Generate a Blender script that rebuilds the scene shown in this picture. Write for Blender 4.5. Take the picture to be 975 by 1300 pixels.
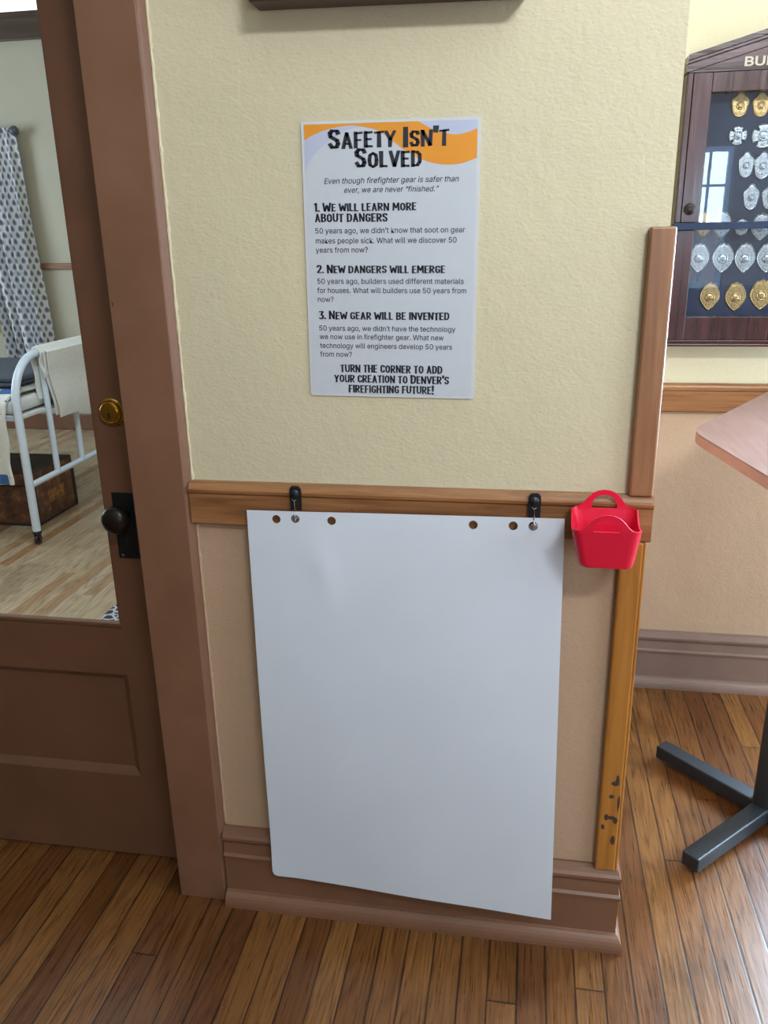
import bpy, bmesh, math, os, random
from mathutils import Vector, Matrix, noise
from mathutils.geometry import delaunay_2d_cdt

# ------------------------------------------------------------------ scene, camera, light
scene = bpy.context.scene
COL = scene.collection
for o in list(bpy.data.objects):
    bpy.data.objects.remove(o)
PI = math.pi
D = 1.195        # far wall of the alcove on the right
FW = 4.91        # far wall of the dormitory behind the glazed door
E_ = 0.09        # front face of the door leaf

F_PX, YAW, PITCH, ROLL = 1038.7, 0.17366, 0.32568, -0.01885
CAM = Vector((0.0, -1.5448, 1.5537))
fw_ = Vector((-math.sin(YAW) * math.cos(PITCH), math.cos(YAW) * math.cos(PITCH), -math.sin(PITCH)))
rt_ = Vector((math.cos(YAW), math.sin(YAW), 0))
up_ = rt_.cross(fw_)
R_ = math.cos(ROLL) * rt_ + math.sin(ROLL) * up_
U_ = -math.sin(ROLL) * rt_ + math.cos(ROLL) * up_
cd = bpy.data.cameras.new('camera')
cam = bpy.data.objects.new('camera', cd)
COL.objects.link(cam)
cam.matrix_world = Matrix(((R_.x, U_.x, -fw_.x, CAM.x), (R_.y, U_.y, -fw_.y, CAM.y),
                           (R_.z, U_.z, -fw_.z, CAM.z), (0, 0, 0, 1)))
cd.sensor_fit = 'VERTICAL'
cd.sensor_height = 36.0
cd.lens = F_PX / 1300 * 36.0
cd.clip_start = 0.02
scene.camera = cam

w = bpy.data.worlds.new('world')
scene.world = w
w.use_nodes = True
bg = w.node_tree.nodes['Background']
bg.inputs[0].default_value = (0.80, 0.90, 1.0, 1)
bg.inputs[1].default_value = 3.0


def area(name, loc, target, sx, sy, energy, color, spread=180):
    l = bpy.data.lights.new(name, 'AREA')
    l.shape = 'RECTANGLE'
    l.size, l.size_y, l.energy, l.color = sx, sy, energy, color
    l.spread = math.radians(spread)
    o = bpy.data.objects.new(name, l)
    COL.objects.link(o)
    o.location = loc
    d = Vector(target) - Vector(loc)
    o.rotation_euler = d.to_track_quat('-Z', 'Y').to_euler()
    return o


COOL = (0.60, 0.79, 1.0)
SKY = (0.52, 0.77, 1.0)
LAMP = (0.88, 0.94, 1.0)
# daylight behind the windows of the gallery, a ceiling spot, dormitory daylight with an added fill light
area('daylight_back', (1.58, -5.25, 1.95), (1.58, 0, 1.95), 0.68, 0.72, 46, COOL)
area('daylight_side', (2.62, -1.15, 1.65), (0, -1.15, 1.65), 1.3, 1.9, 54, COOL)
area('daylight_alcove', (2.62, 0.35, 1.05), (0, 0.35, 0.8), 1.1, 1.0, 105, SKY)
area('daylight_far', (1.74, 1.52, 1.6), (1.74, 0, 1.5), 0.9, 1.6, 1350, SKY)
area('ceiling_lamp', (1.25, -2.7, 3.40), (0.85, 0, 2.55), 0.8, 0.25, 43, LAMP, 88)
area('daylight_dormitory', (-6.3, 2.4, 2.0), (0, 2.4, 1.0), 2.0, 1.9, 130, (0.60, 0.81, 1.0))
area('dormitory_fill', (-1.4, 1.2, 3.1), (-2.2, 2.0, 0), 1.0, 1.0, 62, (0.74, 0.89, 1.0))  # added fill, brightens the bed and the floor near the door

vs = scene.view_settings
vs.view_transform = 'Standard'
vs.look = 'None'
vs.exposure = -0.47
vs.gamma = 1.0
vs.use_curve_mapping = False


# ------------------------------------------------------------------ node helpers
def srgb(h):
    h = h.lstrip('#')
    c = [int(h[i:i + 2], 16) / 255 for i in (0, 2, 4)]
    return tuple((x / 12.92 if x <= 0.04045 else ((x + 0.055) / 1.055) ** 2.4) for x in c) + (1,)


class N:
    """tiny node-graph writer"""
    def __init__(s, name):
        s.m = bpy.data.materials.new(name)
        s.m.use_nodes = True
        s.t = s.m.node_tree
        s.b = s.t.nodes['Principled BSDF']
        s.out = s.t.nodes['Material Output']

    def n(s, typ, **kw):
        nd = s.t.nodes.new(typ)
        for k, v in kw.items():
            setattr(nd, k, v)
        return nd

    def put(s, sock, v):
        if isinstance(v, bpy.types.NodeSocket):
            s.t.links.new(v, sock)
        else:
            sock.default_value = v

    def math(s, op, a, b=0.0, c=0.0, clamp=False):
        nd = s.n('ShaderNodeMath', operation=op, use_clamp=clamp)
        for i, v in enumerate((a, b, c)):
            s.put(nd.inputs[i], v)
        return nd.outputs[0]

    def obj(s):
        return s.n('ShaderNodeTexCoord').outputs['Object']

    def sep(s, v):
        nd = s.n('ShaderNodeSeparateXYZ')
        s.put(nd.inputs[0], v)
        return nd.outputs

    def comb(s, x, y, z):
        nd = s.n('ShaderNodeCombineXYZ')
        for i, v in enumerate((x, y, z)):
            s.put(nd.inputs[i], v)
        return nd.outputs[0]

    def scale(s, v, sc):
        nd = s.n('ShaderNodeVectorMath', operation='MULTIPLY')
        s.put(nd.inputs[0], v)
        nd.inputs[1].default_value = sc
        return nd.outputs[0]

    def noise(s, v, scale=5, detail=3, rough=0.5, dist=0.0):
        nd = s.n('ShaderNodeTexNoise')
        s.put(nd.inputs['Vector'], v)
        nd.inputs['Scale'].default_value = scale
        nd.inputs['Detail'].default_value = detail
        nd.inputs['Roughness'].default_value = rough
        nd.inputs['Distortion'].default_value = dist
        return nd.outputs[0]

    def white(s, v):
        nd = s.n('ShaderNodeTexWhiteNoise')
        s.put(nd.inputs['Vector'], v)
        return nd.outputs[0]

    def ramp(s, f, stops, interp='LINEAR'):
        nd = s.n('ShaderNodeValToRGB')
        cr = nd.color_ramp
        cr.interpolation = interp
        while len(cr.elements) < len(stops):
            cr.elements.new(0.5)
        for e, (p, c) in zip(cr.elements, stops):
            e.position = p
            e.color = c if len(c) == 4 else tuple(c) + (1,)
        s.put(nd.inputs[0], f)
        return nd.outputs[0]

    def mix(s, f, a, b, mode='MIX'):
        nd = s.n('ShaderNodeMix', data_type='RGBA', blend_type=mode)
        s.put(nd.inputs[0], f)
        s.put(nd.inputs[6], a)
        s.put(nd.inputs[7], b)
        return nd.outputs[2]

    def range(s, v, a, b, c=0.0, d=1.0):
        nd = s.n('ShaderNodeMapRange')
        s.put(nd.inputs[0], v)
        for i, x in enumerate((a, b, c, d)):
            nd.inputs[1 + i].default_value = x
        return nd.outputs[0]

    def bump(s, h, strength=0.3, dist=0.01):
        nd = s.n('ShaderNodeBump')
        nd.inputs['Strength'].default_value = strength
        nd.inputs['Distance'].default_value = dist
        s.put(nd.inputs['Height'], h)
        s.t.links.new(nd.outputs[0], s.b.inputs['Normal'])

    def set(s, color=None, rough=None, metal=None, **kw):
        if color is not None:
            s.put(s.b.inputs['Base Color'], color)
        if rough is not None:
            s.put(s.b.inputs['Roughness'], rough)
        if metal is not None:
            s.b.inputs['Metallic'].default_value = metal
        for k, v in kw.items():
            s.put(s.b.inputs[k.replace('_', ' ')], v)
        return s.m


def m_plain(name, col, rough=0.5, metal=0.0, var=0.06, scale=30, bump=0.0, **kw):
    g = N(name)
    c = srgb(col) if isinstance(col, str) else col
    nz = g.noise(g.obj(), scale, 3)
    dark = tuple(x * (1 - var * 2) for x in c[:3]) + (1,)
    lite = tuple(min(1, x * (1 + var)) for x in c[:3]) + (1,)
    g.set(g.ramp(nz, [(0.3, dark), (0.7, lite)]), rough, metal, **kw)
    if bump:
        g.bump(nz, bump, 0.004)
    return g.m


def m_plaster(name, upper, lower=None, bump=0.5, split=1.03):
    """brushed plaster; the dado below the rail is painted a darker tan"""
    g = N(name)
    v = g.obj()
    big = g.noise(v, 2.2, 4, 0.6)

    def tone(col):
        c = srgb(col)
        a = tuple(x * 0.95 for x in c[:3]) + (1,)
        b = tuple(min(1, x * 1.03) for x in c[:3]) + (1,)
        return g.ramp(big, [(0.3, a), (0.7, b)])
    col = tone(upper)
    if lower:
        z = g.sep(v)[2]
        col = g.mix(g.math('LESS_THAN', z, split), col, tone(lower))
    g.set(col, 0.6, Specular_IOR_Level=0.35)
    fine = g.noise(g.scale(v, (1, 1, 1.6)), 120, 3, 0.55, 0.3)
    mid = g.noise(v, 46, 2, 0.5, 0.5)
    pit = g.noise(v, 9, 3, 0.6, 0.2)
    h = g.math('ADD', g.math('MULTIPLY', fine, 0.5), g.math('MULTIPLY', mid, 0.45))
    h = g.math('ADD', h, g.math('MULTIPLY', pit, 0.8))
    g.bump(h, bump, 0.004)
    return g.m


def m_paint(name, col, chips=True):
    """thick brown gloss paint with dents and chips"""
    g = N(name)
    v = g.obj()
    c = srgb(col)
    nz = g.noise(v, 5, 4, 0.6)
    a = tuple(x * 0.86 for x in c[:3]) + (1,)
    b = tuple(min(1, x * 1.10) for x in c[:3]) + (1,)
    base = g.ramp(nz, [(0.3, a), (0.7, b)])
    if chips:
        ch = g.noise(v, 26, 3, 0.6)
        base = g.mix(g.range(ch, 0.76, 0.79), base, srgb('#8d7a63'))
        dk = g.noise(g.scale(v, (1, 1, 0.5)), 31, 2, 0.5)
        base = g.mix(g.range(dk, 0.775, 0.79), base, srgb('#241811'))
    g.set(base, g.range(nz, 0.3, 0.7, 0.36, 0.5), Specular_IOR_Level=0.45)
    g.bump(g.noise(v, 42, 4, 0.6), 0.10, 0.004)
    return g.m


def m_wood(name, dark, mid, light, axis='x', rough=0.32, spots=(), gscale=1.0, bump=0.12):
    """varnished timber with grain running along one axis; spots = worn gouges (x, z, rx, rz)"""
    g = N(name)
    v = g.obj()
    sc = {'x': (2.5, 46, 46), 'z': (46, 46, 2.5), 'y': (46, 2.5, 46)}[axis]
    gv = g.scale(v, tuple(k * gscale for k in sc))
    n1 = g.noise(gv, 1.0, 5, 0.65, 0.6)
    n2 = g.noise(g.scale(v, tuple(k * 0.28 for k in sc)), 1.0, 3, 0.5, 1.0)
    f = g.math('ADD', g.math('MULTIPLY', n1, 0.65), g.math('MULTIPLY', n2, 0.35))
    col = g.ramp(f, [(0.30, srgb(dark)), (0.50, srgb(mid)), (0.68, srgb(light))])
    nick = g.noise(v, 34, 2, 0.5)
    col = g.mix(g.range(nick, 0.74, 0.77), col, srgb('#2c1a10'))
    if spots:
        x, y, z = g.sep(v)
        wob = g.math('MULTIPLY', g.math('SUBTRACT', g.noise(v, 130, 3), 0.5), 1.5)
        acc = None
        for (sx, sz, rx, rz) in spots:
            dx = g.math('DIVIDE', g.math('SUBTRACT', x, sx), rx)
            dz = g.math('DIVIDE', g.math('SUBTRACT', z, sz), rz)
            d2 = g.math('ADD', g.math('MULTIPLY', dx, dx), g.math('MULTIPLY', dz, dz))
            acc = d2 if acc is None else g.math('MINIMUM', acc, d2)
        k = g.range(g.math('ADD', acc, wob), 0.75, 1.1, 1.0, 0.0)
        col = g.mix(k, col, srgb('#3c332c'))
    g.set(col, g.range(n1, 0.3, 0.7, rough, rough + 0.12), Specular_IOR_Level=0.5)
    g.bump(f, bump, 0.002)
    return g.m


def m_planks(name, W, L, phase, cols, rough=0.3, seam='#150c07', seamw=0.003):
    """strip floor, boards running along y"""
    g = N(name)
    v = g.obj()
    x, y, z = g.sep(v)
    X = g.math('DIVIDE', g.math('SUBTRACT', x, phase), W)
    ix = g.math('FLOOR', X)
    r1 = g.white(g.comb(ix, 3.7, 1.0))
    Y = g.math('ADD', g.math('DIVIDE', y, L), g.math('MULTIPLY', r1, 9.0))
    iy = g.math('FLOOR', Y)
    r2 = g.white(g.comb(ix, iy, 5.5))
    r3 = g.white(g.comb(iy, ix, 9.1))
    base = g.ramp(r2, [(i / (len(cols) - 1), srgb(c)) for i, c in enumerate(cols)])
    gx = g.math('ADD', x, g.math('MULTIPLY', r2, 37.0))
    gy = g.math('ADD', y, g.math('MULTIPLY', r3, 53.0))
    fine = g.noise(g.comb(g.math('MULTIPLY', gx, 210), g.math('MULTIPLY', gy, 7), 0.0), 1.0, 4, 0.65)
    # growth rings: contour lines of a slow, stretched noise
    slow = g.noise(g.comb(g.math('MULTIPLY', gx, 13), g.math('MULTIPLY', gy, 1.1), 0.0), 1.0, 1, 0.4, 0.25)
    ring = g.math('ABSOLUTE', g.math('SINE', g.math('MULTIPLY', slow, 46)))
    ring = g.math('POWER', ring, 0.6)
    f = g.math('ADD', g.math('MULTIPLY', fine, 0.72), g.math('MULTIPLY', ring, 0.17))
    col = g.mix(g.range(f, 0.32, 0.60, 0.62, 0.0), base, srgb('#6b4526'), 'MULTIPLY')
    blot = g.noise(v, 3.5, 4, 0.6)
    col = g.mix(g.range(blot, 0.52, 0.75, 0.0, 0.5), col, srgb('#4a2f1c'), 'MULTIPLY')
    fx = g.math('FRACT', X)
    ex = g.math('MULTIPLY', g.math('MINIMUM', fx, g.math('SUBTRACT', 1.0, fx)), W)
    fy = g.math('FRACT', Y)
    ey = g.math('MULTIPLY', g.math('MINIMUM', fy, g.math('SUBTRACT', 1.0, fy)), L)
    gapw = g.math('MULTIPLY', g.math('ADD', 0.35, g.math('MULTIPLY', g.noise(g.scale(v, (40, 2.0, 1)), 1.0, 3), 1.5)), seamw)
    e = g.math('MINIMUM', ex, ey)
    gap = g.math('SUBTRACT', 1.0, g.math('SMOOTH_MIN', 1.0, g.math('DIVIDE', e, gapw), 0.2), clamp=True)
    col = g.mix(gap, col, srgb(seam))
    g.set(col, g.range(fine, 0.3, 0.7, rough, rough + 0.15), Specular_IOR_Level=0.5)
    g.bump(g.math('SUBTRACT', g.math('MULTIPLY', fine, 0.3), g.math('MULTIPLY', gap, 0.35)), 0.16, 0.003)
    return g.m


def m_glass(name, tint=(1, 1, 1, 1)):
    g = N(name)
    g.t.nodes.remove(g.b)
    tr = g.n('ShaderNodeBsdfTransparent')
    tr.inputs[0].default_value = tint
    gl = g.n('ShaderNodeBsdfGlossy')
    gl.inputs['Roughness'].default_value = 0.0
    fr = g.n('ShaderNodeFresnel')
    bf = g.n('ShaderNodeNewGeometry').outputs['Backfacing']
    g.put(fr.inputs[0], g.range(bf, 0.0, 1.0, 1.5, 1 / 1.5))
    mx = g.n('ShaderNodeMixShader')
    g.t.links.new(fr.outputs[0], mx.inputs[0])
    g.t.links.new(tr.outputs[0], mx.inputs[1])
    g.t.links.new(gl.outputs[0], mx.inputs[2])
    g.t.links.new(mx.outputs[0], g.out.inputs[0])
    return g.m


def m_badge(name, light, dark):
    """struck metal, darker in the low spots of a fine noise"""
    g = N(name)
    v = g.obj()
    n = g.noise(v, 300, 3, 0.6)
    g.set(g.ramp(n, [(0.36, srgb(dark)), (0.52, srgb(light))]), 0.34, 1.0)
    g.bump(n, 0.22, 0.002)
    return g.m


# ------------------------------------------------------------------ mesh helpers
def BM():
    return bmesh.new()


def box(bm, x0, x1, y0, y1, z0, z1, bevel=0.0, seg=2):
    x0, x1 = sorted((x0, x1)); y0, y1 = sorted((y0, y1)); z0, z1 = sorted((z0, z1))
    vs_ = [bm.verts.new(p) for p in ((x0, y0, z0), (x1, y0, z0), (x1, y1, z0), (x0, y1, z0),
                                     (x0, y0, z1), (x1, y0, z1), (x1, y1, z1), (x0, y1, z1))]
    fs = [bm.faces.new([vs_[i] for i in q]) for q in ((3, 2, 1, 0), (4, 5, 6, 7), (0, 1, 5, 4), (1, 2, 6, 5), (2, 3, 7, 6), (3, 0, 4, 7))]
    if bevel:
        es = {e for f in fs for e in f.edges}
        bmesh.ops.bevel(bm, geom=list(es), offset=bevel, segments=seg, affect='EDGES', profile=0.5)


def prism(bm, pts, axis, a, b):
    """extrude the 2-D polygon along an axis from a to b; the pts are the other two coordinates in order"""
    def P(p, t):
        return {'x': (t, p[0], p[1]), 'y': (p[0], t, p[1]), 'z': (p[0], p[1], t)}[axis]
    A = [bm.verts.new(P(p, a)) for p in pts]
    B = [bm.verts.new(P(p, b)) for p in pts]
    n = len(pts)
    bm.faces.new(A)
    bm.faces.new(B[::-1])
    for i in range(n):
        j = (i + 1) % n
        bm.faces.new((A[j], A[i], B[i], B[j]))
    bmesh.ops.recalc_face_normals(bm, faces=bm.faces[:])


def tube(bm, pts, r, seg=12, caps=True):
    pts = [Vector(p) for p in pts]
    n = len(pts)
    rings = []
    t0 = (pts[1] - pts[0]).normalized()
    ref = Vector((0, 0, 1)) if abs(t0.z) < 0.9 else Vector((1, 0, 0))
    nrm = t0.cross(ref).normalized()
    for i, p in enumerate(pts):
        t = (pts[min(i + 1, n - 1)] - pts[max(i - 1, 0)]).normalized()
        nrm = (nrm - t * nrm.dot(t)).normalized()
        bn = t.cross(nrm)
        rr = r[i] if isinstance(r, (list, tuple)) else r
        rings.append([bm.verts.new(p + (nrm * math.cos(2 * PI * k / seg) + bn * math.sin(2 * PI * k / seg)) * rr) for k in range(seg)])
    for a, b in zip(rings, rings[1:]):
        for k in range(seg):
            bm.faces.new((a[k], a[(k + 1) % seg], b[(k + 1) % seg], b[k]))
    if caps:
        bm.faces.new(rings[0][::-1])
        bm.faces.new(rings[-1])
    bmesh.ops.recalc_face_normals(bm, faces=bm.faces[:])


def lathe(bm, prof, center, axis, seg=28):
    """prof = [(radius, distance along axis)]"""
    c = Vector(center)
    ax = Vector(axis).normalized()
    ref = Vector((0, 0, 1)) if abs(ax.z) < 0.9 else Vector((1, 0, 0))
    u = ax.cross(ref).normalized()
    v = ax.cross(u)
    rings = []
    for r, h in prof:
        if r < 1e-6:
            rings.append([bm.verts.new(c + ax * h)])
        else:
            rings.append([bm.verts.new(c + ax * h + (u * math.cos(2 * PI * k / seg) + v * math.sin(2 * PI * k / seg)) * r) for k in range(seg)])
    for a, b in zip(rings, rings[1:]):
        for k in range(seg):
            k2 = (k + 1) % seg
            if len(a) == 1 and len(b) == 1:
                continue
            if len(a) == 1:
                bm.faces.new((a[0], b[k2], b[k]))
            elif len(b) == 1:
                bm.faces.new((a[k], a[k2], b[0]))
            else:
                bm.faces.new((a[k], a[k2], b[k2], b[k]))
    if len(rings[0]) > 1:
        bm.faces.new(rings[0])
    if len(rings[-1]) > 1:
        bm.faces.new(rings[-1][::-1])
    bmesh.ops.recalc_face_normals(bm, faces=bm.faces[:])


def grid(bm, nu, nv, fn):
    V = [[bm.verts.new(fn(i / nu, j / nv)) for j in range(nv + 1)] for i in range(nu + 1)]
    for i in range(nu):
        for j in range(nv):
            bm.faces.new((V[i][j], V[i + 1][j], V[i + 1][j + 1], V[i][j + 1]))
    return V


def inside(p, poly):
    c = False
    n = len(poly)
    for i in range(n):
        a, b = poly[i], poly[(i + 1) % n]
        if (a[1] > p[1]) != (b[1] > p[1]) and p[0] < (b[0] - a[0]) * (p[1] - a[1]) / (b[1] - a[1]) + a[0]:
            c = not c
    return c


def panel(bm, outer, holes, step, fn):
    """triangulated flat panel with holes, its points mapped into space by fn(u, v)"""
    vs_ = [Vector(p) for p in outer]
    faces = [list(range(len(outer)))]
    edges = []
    k = len(outer)
    for h in holes:
        vs_ += [Vector(p) for p in h]
        edges += [(k + i, k + (i + 1) % len(h)) for i in range(len(h))]
        k += len(h)
    xs = [p[0] for p in outer]; ys = [p[1] for p in outer]
    x = min(xs) + step * 0.5
    while x < max(xs):
        y = min(ys) + step * 0.5
        while y < max(ys):
            if inside((x, y), outer) and not any(inside((x, y), h) for h in holes):
                if all((Vector((x, y)) - v).length > step * 0.35 for v in vs_[:k]):
                    vs_.append(Vector((x, y)))
            y += step
        x += step
    r = delaunay_2d_cdt(vs_, edges, faces, 1, 1e-6)
    V = [bm.verts.new(fn(p.x, p.y)) for p in r[0]]
    for f in r[2]:
        c = sum((r[0][i] for i in f), Vector((0, 0))) / len(f)
        if any(inside(c, h) for h in holes):
            continue
        try:
            bm.faces.new([V[i] for i in f])
        except ValueError:
            pass
    bm.normal_update()
    for f in bm.faces:
        if f.normal.y > 0:
            f.normal_flip()
    loose = [v for v in V if not v.link_faces]
    for v in loose:
        bm.verts.remove(v)


def circle(cx, cy, rx, ry=None, n=20):
    ry = ry or rx
    return [(cx + rx * math.cos(2 * PI * i / n), cy + ry * math.sin(2 * PI * i / n)) for i in range(n)]


def obj(name, bm, mat, parent=None, smooth=False, angle=35, solid=0.0, base=True):
    """link the mesh as ONE object; geometry is given in world coordinates"""
    me = bpy.data.meshes.new(name)
    off = Vector((0, 0, 0))
    if parent is not None:
        off = parent.get('_o', (0, 0, 0))
        off = Vector(off)
    elif base and bm.verts:
        xs = [v.co for v in bm.verts]
        off = Vector(((min(p.x for p in xs) + max(p.x for p in xs)) / 2,
                      (min(p.y for p in xs) + max(p.y for p in xs)) / 2, min(p.z for p in xs)))
    bmesh.ops.translate(bm, verts=bm.verts[:], vec=-off)
    if solid:                                    # sheet with a real thickness and separate, hard rims
        bm.normal_update()
        nv = len(bm.verts)
        old = list(bm.faces)
        bnd = [(e.verts[0], e.verts[1], e.link_faces[0]) for e in bm.edges if len(e.link_faces) == 1]
        front, back = {}, {}
        for v in list(bm.verts):
            n = v.normal.copy()
            back[v] = bm.verts.new(v.co - n * solid * .5)
            front[v] = v
            back[v].tag = True
            v.co = v.co + n * solid * .5
        for f in old:
            nf = bm.faces.new([back[v] for v in reversed(f.verts)])
            lay = bm.loops.layers.uv.active
            if lay:
                src = {l.vert: l[lay].uv.copy() for l in f.loops}
                for l, v in zip(nf.loops, reversed(list(f.verts))):
                    l[lay].uv = src[v]
        for a, b, f in bnd:
            vs_l = list(f.verts)
            i = vs_l.index(a)
            if vs_l[(i + 1) % len(vs_l)] is not b:
                a, b = b, a
            q = [bm.verts.new(p.co) for p in (b, a, back[a], back[b])]
            bm.faces.new(q)
        solid = 0
    bm.to_mesh(me)
    bm.free()
    if smooth:
        for p in me.polygons:
            p.use_smooth = True
        try:
            me.set_sharp_from_angle(angle=math.radians(angle))
        except Exception:
            pass
    o = bpy.data.objects.new(name, me)
    COL.objects.link(o)
    if parent is not None:
        o.parent = parent
    else:
        o.location = off
    o['_o'] = tuple(off)
    if mat is not None:
        me.materials.append(mat)
    return o


def tag(o, label, cat, group=None):
    o['label'] = label
    o['category'] = cat
    if group:
        o['group'] = group
    return o


def thing(name, label, cat, loc, group=None):
    o = bpy.data.objects.new(name, None)
    o.empty_display_size = 0.05
    COL.objects.link(o)
    o.location = loc
    o['_o'] = tuple(loc)
    return tag(o, label, cat, group)


def struct(name, bm, mat, parent=None, **kw):
    o = obj(name, bm, mat, parent, base=False, **kw)
    if parent is None:
        o['kind'] = 'structure'
    return o


def slab(name, mat, *b, parent=None, bevel=0.0):
    bm = BM()
    for q in (b if isinstance(b[0], (tuple, list)) else [b]):
        box(bm, *q, bevel=bevel)
    return struct(name, bm, mat, parent)


# ------------------------------------------------------------------ materials
M = {}
M['wall_rear'] = m_plaster('low_bounce_plaster', '#a58d6e', '#5d4636', 0.3)  # unseen walls toned darker to cut the bounced light
M['wall'] = m_plaster('cream_plaster', '#c8ba9c', '#b6967b', 0.5)
M['wall_dorm'] = m_plaster('cream_plaster_dormitory', '#bdb6a2', None, 0.2)
M['ceil'] = m_plain('white_ceiling', '#e9e6dd', 0.8)
M['brown'] = m_paint('brown_gloss_paint', '#79533e')
M['brown_door'] = m_paint('brown_paint_shaded', '#6a4734', chips=False)  # darker copy of the brown, recess shade put into the colour
M['brown_far'] = m_paint('brown_paint_far', '#7c6155')
M['rail'] = m_wood('varnished_pine_rail', '#5f3822', '#8b5b37', '#a4744a', 'x', gscale=1.5)
M['strip'] = m_wood('varnished_pine_strip', '#6c432a', '#8e6040', '#a27551', 'z')
M['strip_low'] = m_wood('varnished_pine_strip_worn', '#7c4819', '#9e6427', '#b07532', 'z', spots=[
    (0.226, 0.447, 0.004, 0.014), (0.222, 0.438, 0.009, 0.006), (0.216, 0.405, 0.006, 0.005),
    (0.209, 0.351, 0.005, 0.008), (0.220, 0.350, 0.010, 0.005), (0.228, 0.344, 0.005, 0.010),
    (0.203, 0.325, 0.004, 0.007), (0.226, 0.292, 0.005, 0.013), (0.232, 0.39, 0.003, 0.02)])
M['floor'] = m_planks('stained_oak_strip_floor', 0.0625, 2.1, 0.0305, ['#62381c', '#6e421e', '#7c4e27', '#86582d', '#683d1f', '#774a24'], 0.24)
M['floor_dorm'] = m_planks('pale_oak_strip_floor', 0.057, 1.3, 0.01, ['#c9b394', '#c1aa88', '#d0bc9c', '#bda380', '#a87c52', '#cdb794', '#c8b18e', '#d0ba98'], 0.3, '#5e4a34', 0.0012)
M['glass'] = m_glass('clear_glass')
M['black'] = m_plain('black_plastic', '#15171c', 0.38)
M['iron'] = m_plain('black_iron', '#17181a', 0.42, 0.3, 0.15, 60, 0.05)
M['bronze'] = m_plain('dark_bronze', '#2b2320', 0.33, 0.6, 0.12, 60)
M['brass'] = m_plain('polished_brass', '#c9a04a', 0.22, 1.0)
M['steel'] = m_plain('bright_steel', '#c9ccd0', 0.25, 1.0)
M['red'] = m_plain('red_plastic', '#d21436', 0.34, 0.0, 0.02, 8, Specular_IOR_Level=0.45)
M['paper'] = m_plain('white_paper', '#cbcdd6', 0.75, 0, 0.012, 6, Specular_IOR_Level=0.2)
M['lamin'] = m_plain('laminate_sleeve', '#c6c6c8', 0.22, 0, 0.01)
M['print'] = m_plain('printed_paper', '#bbbcc2', 0.45, 0, 0.008)
M['orange'] = m_plain('orange_print', '#d88a24', 0.45, 0, 0.02)
M['lav'] = m_plain('lavender_print', '#b0b1c6', 0.45, 0, 0.02)
M['ink'] = m_plain('black_print', '#1b1e2a', 0.5, 0, 0.1)
M['maho'] = m_wood('dark_mahogany', '#22100e', '#351714', '#45191a', 'x', 0.17, bump=0.3)
M['maho_v'] = m_wood('dark_mahogany_upright', '#22100e', '#331613', '#421819', 'z', 0.17, bump=0.3)
M['felt'] = m_plain('navy_felt', '#1d2740', 0.9, 0, 0.1, 300)
M['gold'] = m_badge('gold_badge_metal', '#a58d64', '#4a3a22')
M['silver'] = m_badge('silver_badge_metal', '#9aa0a8', '#3b4149')
M['gilt'] = m_plain('gilt_letters', '#8d8270', 0.4, 0.4)
M['black_steel'] = m_plain('black_powder_coat', '#1e242b', 0.42, 0.0, 0.05, 50, Specular_IOR_Level=0.6)
M['edge'] = m_plain('table_edge_band', '#a0675a', 0.4)
M['white_enamel'] = m_plain('white_enamel', '#dfebf8', 0.28, 0, 0.02)
M['rubber'] = m_plain('black_rubber', '#26262a', 0.6)
M['cotton'] = m_plain('ivory_cotton', '#f1f0ea', 0.9, 0, 0.05, 90, 0.25)
M['sheet'] = m_plain('white_sheet', '#e2e2de', 0.9, 0, 0.04, 40, 0.2)
M['blue'] = m_plain('blue_cotton', '#3868a4', 0.9, 0, 0.08, 90, 0.2)
M['slate'] = m_plain('slate_wool', '#4a515c', 0.95, 0, 0.15, 60, 0.4)
M['dark_wood'] = m_wood('dark_stained_wood', '#2a1b16', '#3a2720', '#4a342a', 'x', 0.3)
M['frame_brown'] = m_wood('dark_picture_frame_wood', '#3a2220', '#452a27', '#54342f', 'x', 0.35)
M['rod'] = m_plain('dark_blue_grey_iron', '#4b5866', 0.4, 0.3)
M['shade'] = m_plain('tan_roller_shade', '#a8905e', 0.8, 0, 0.05, 12)
M['wood_yellow'] = m_wood('yellow_pine', '#9b7636', '#b48c48', '#c19b58', 'z', 0.4)


def m_table():
    g = N('pink_cherry_laminate')
    v = g.obj()
    n1 = g.noise(g.scale(v, (60, 6, 1)), 1.0, 5, 0.6, 0.3)
    g.set(g.ramp(n1, [(0.3, srgb('#785850')), (0.7, srgb('#8a6860'))]), 0.36, Specular_IOR_Level=0.33)
    g.bump(n1, 0.08, 0.002)
    return g.m


M['table'] = m_table()


def m_quilt():
    g = N('white_sprigged_quilt')
    v = g.obj()
    vo = g.n('ShaderNodeTexVoronoi')
    g.put(vo.inputs['Vector'], v)
    vo.inputs['Scale'].default_value = 22
    d = g.range(vo.outputs['Distance'], 0.10, 0.16, 1.0, 0.0)
    col = g.mix(d, srgb('#e2e0d6'), srgb('#5c6470'))
    g.set(col, 0.95)
    x, y, z = g.sep(v)
    st = g.math('ABSOLUTE', g.math('SINE', g.math('MULTIPLY', g.math('ADD', x, z), 150)))
    g.bump(g.math('ADD', g.noise(v, 18, 3), g.math('MULTIPLY', st, 0.25)), 0.5, 0.01)
    return g.m


M['quilt'] = m_quilt()


def m_trunk():
    g = N('worn_leather_trunk')
    v = g.obj()
    n1 = g.noise(v, 14, 6, 0.7)
    col = g.ramp(n1, [(0.32, srgb('#2a1c15')), (0.46, srgb('#563626')), (0.56, srgb('#6e4531')), (0.66, srgb('#9a6a38')), (0.76, srgb('#b98d52'))])
    g.set(col, 0.6)
    g.bump(n1, 0.4, 0.006)
    return g.m


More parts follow.
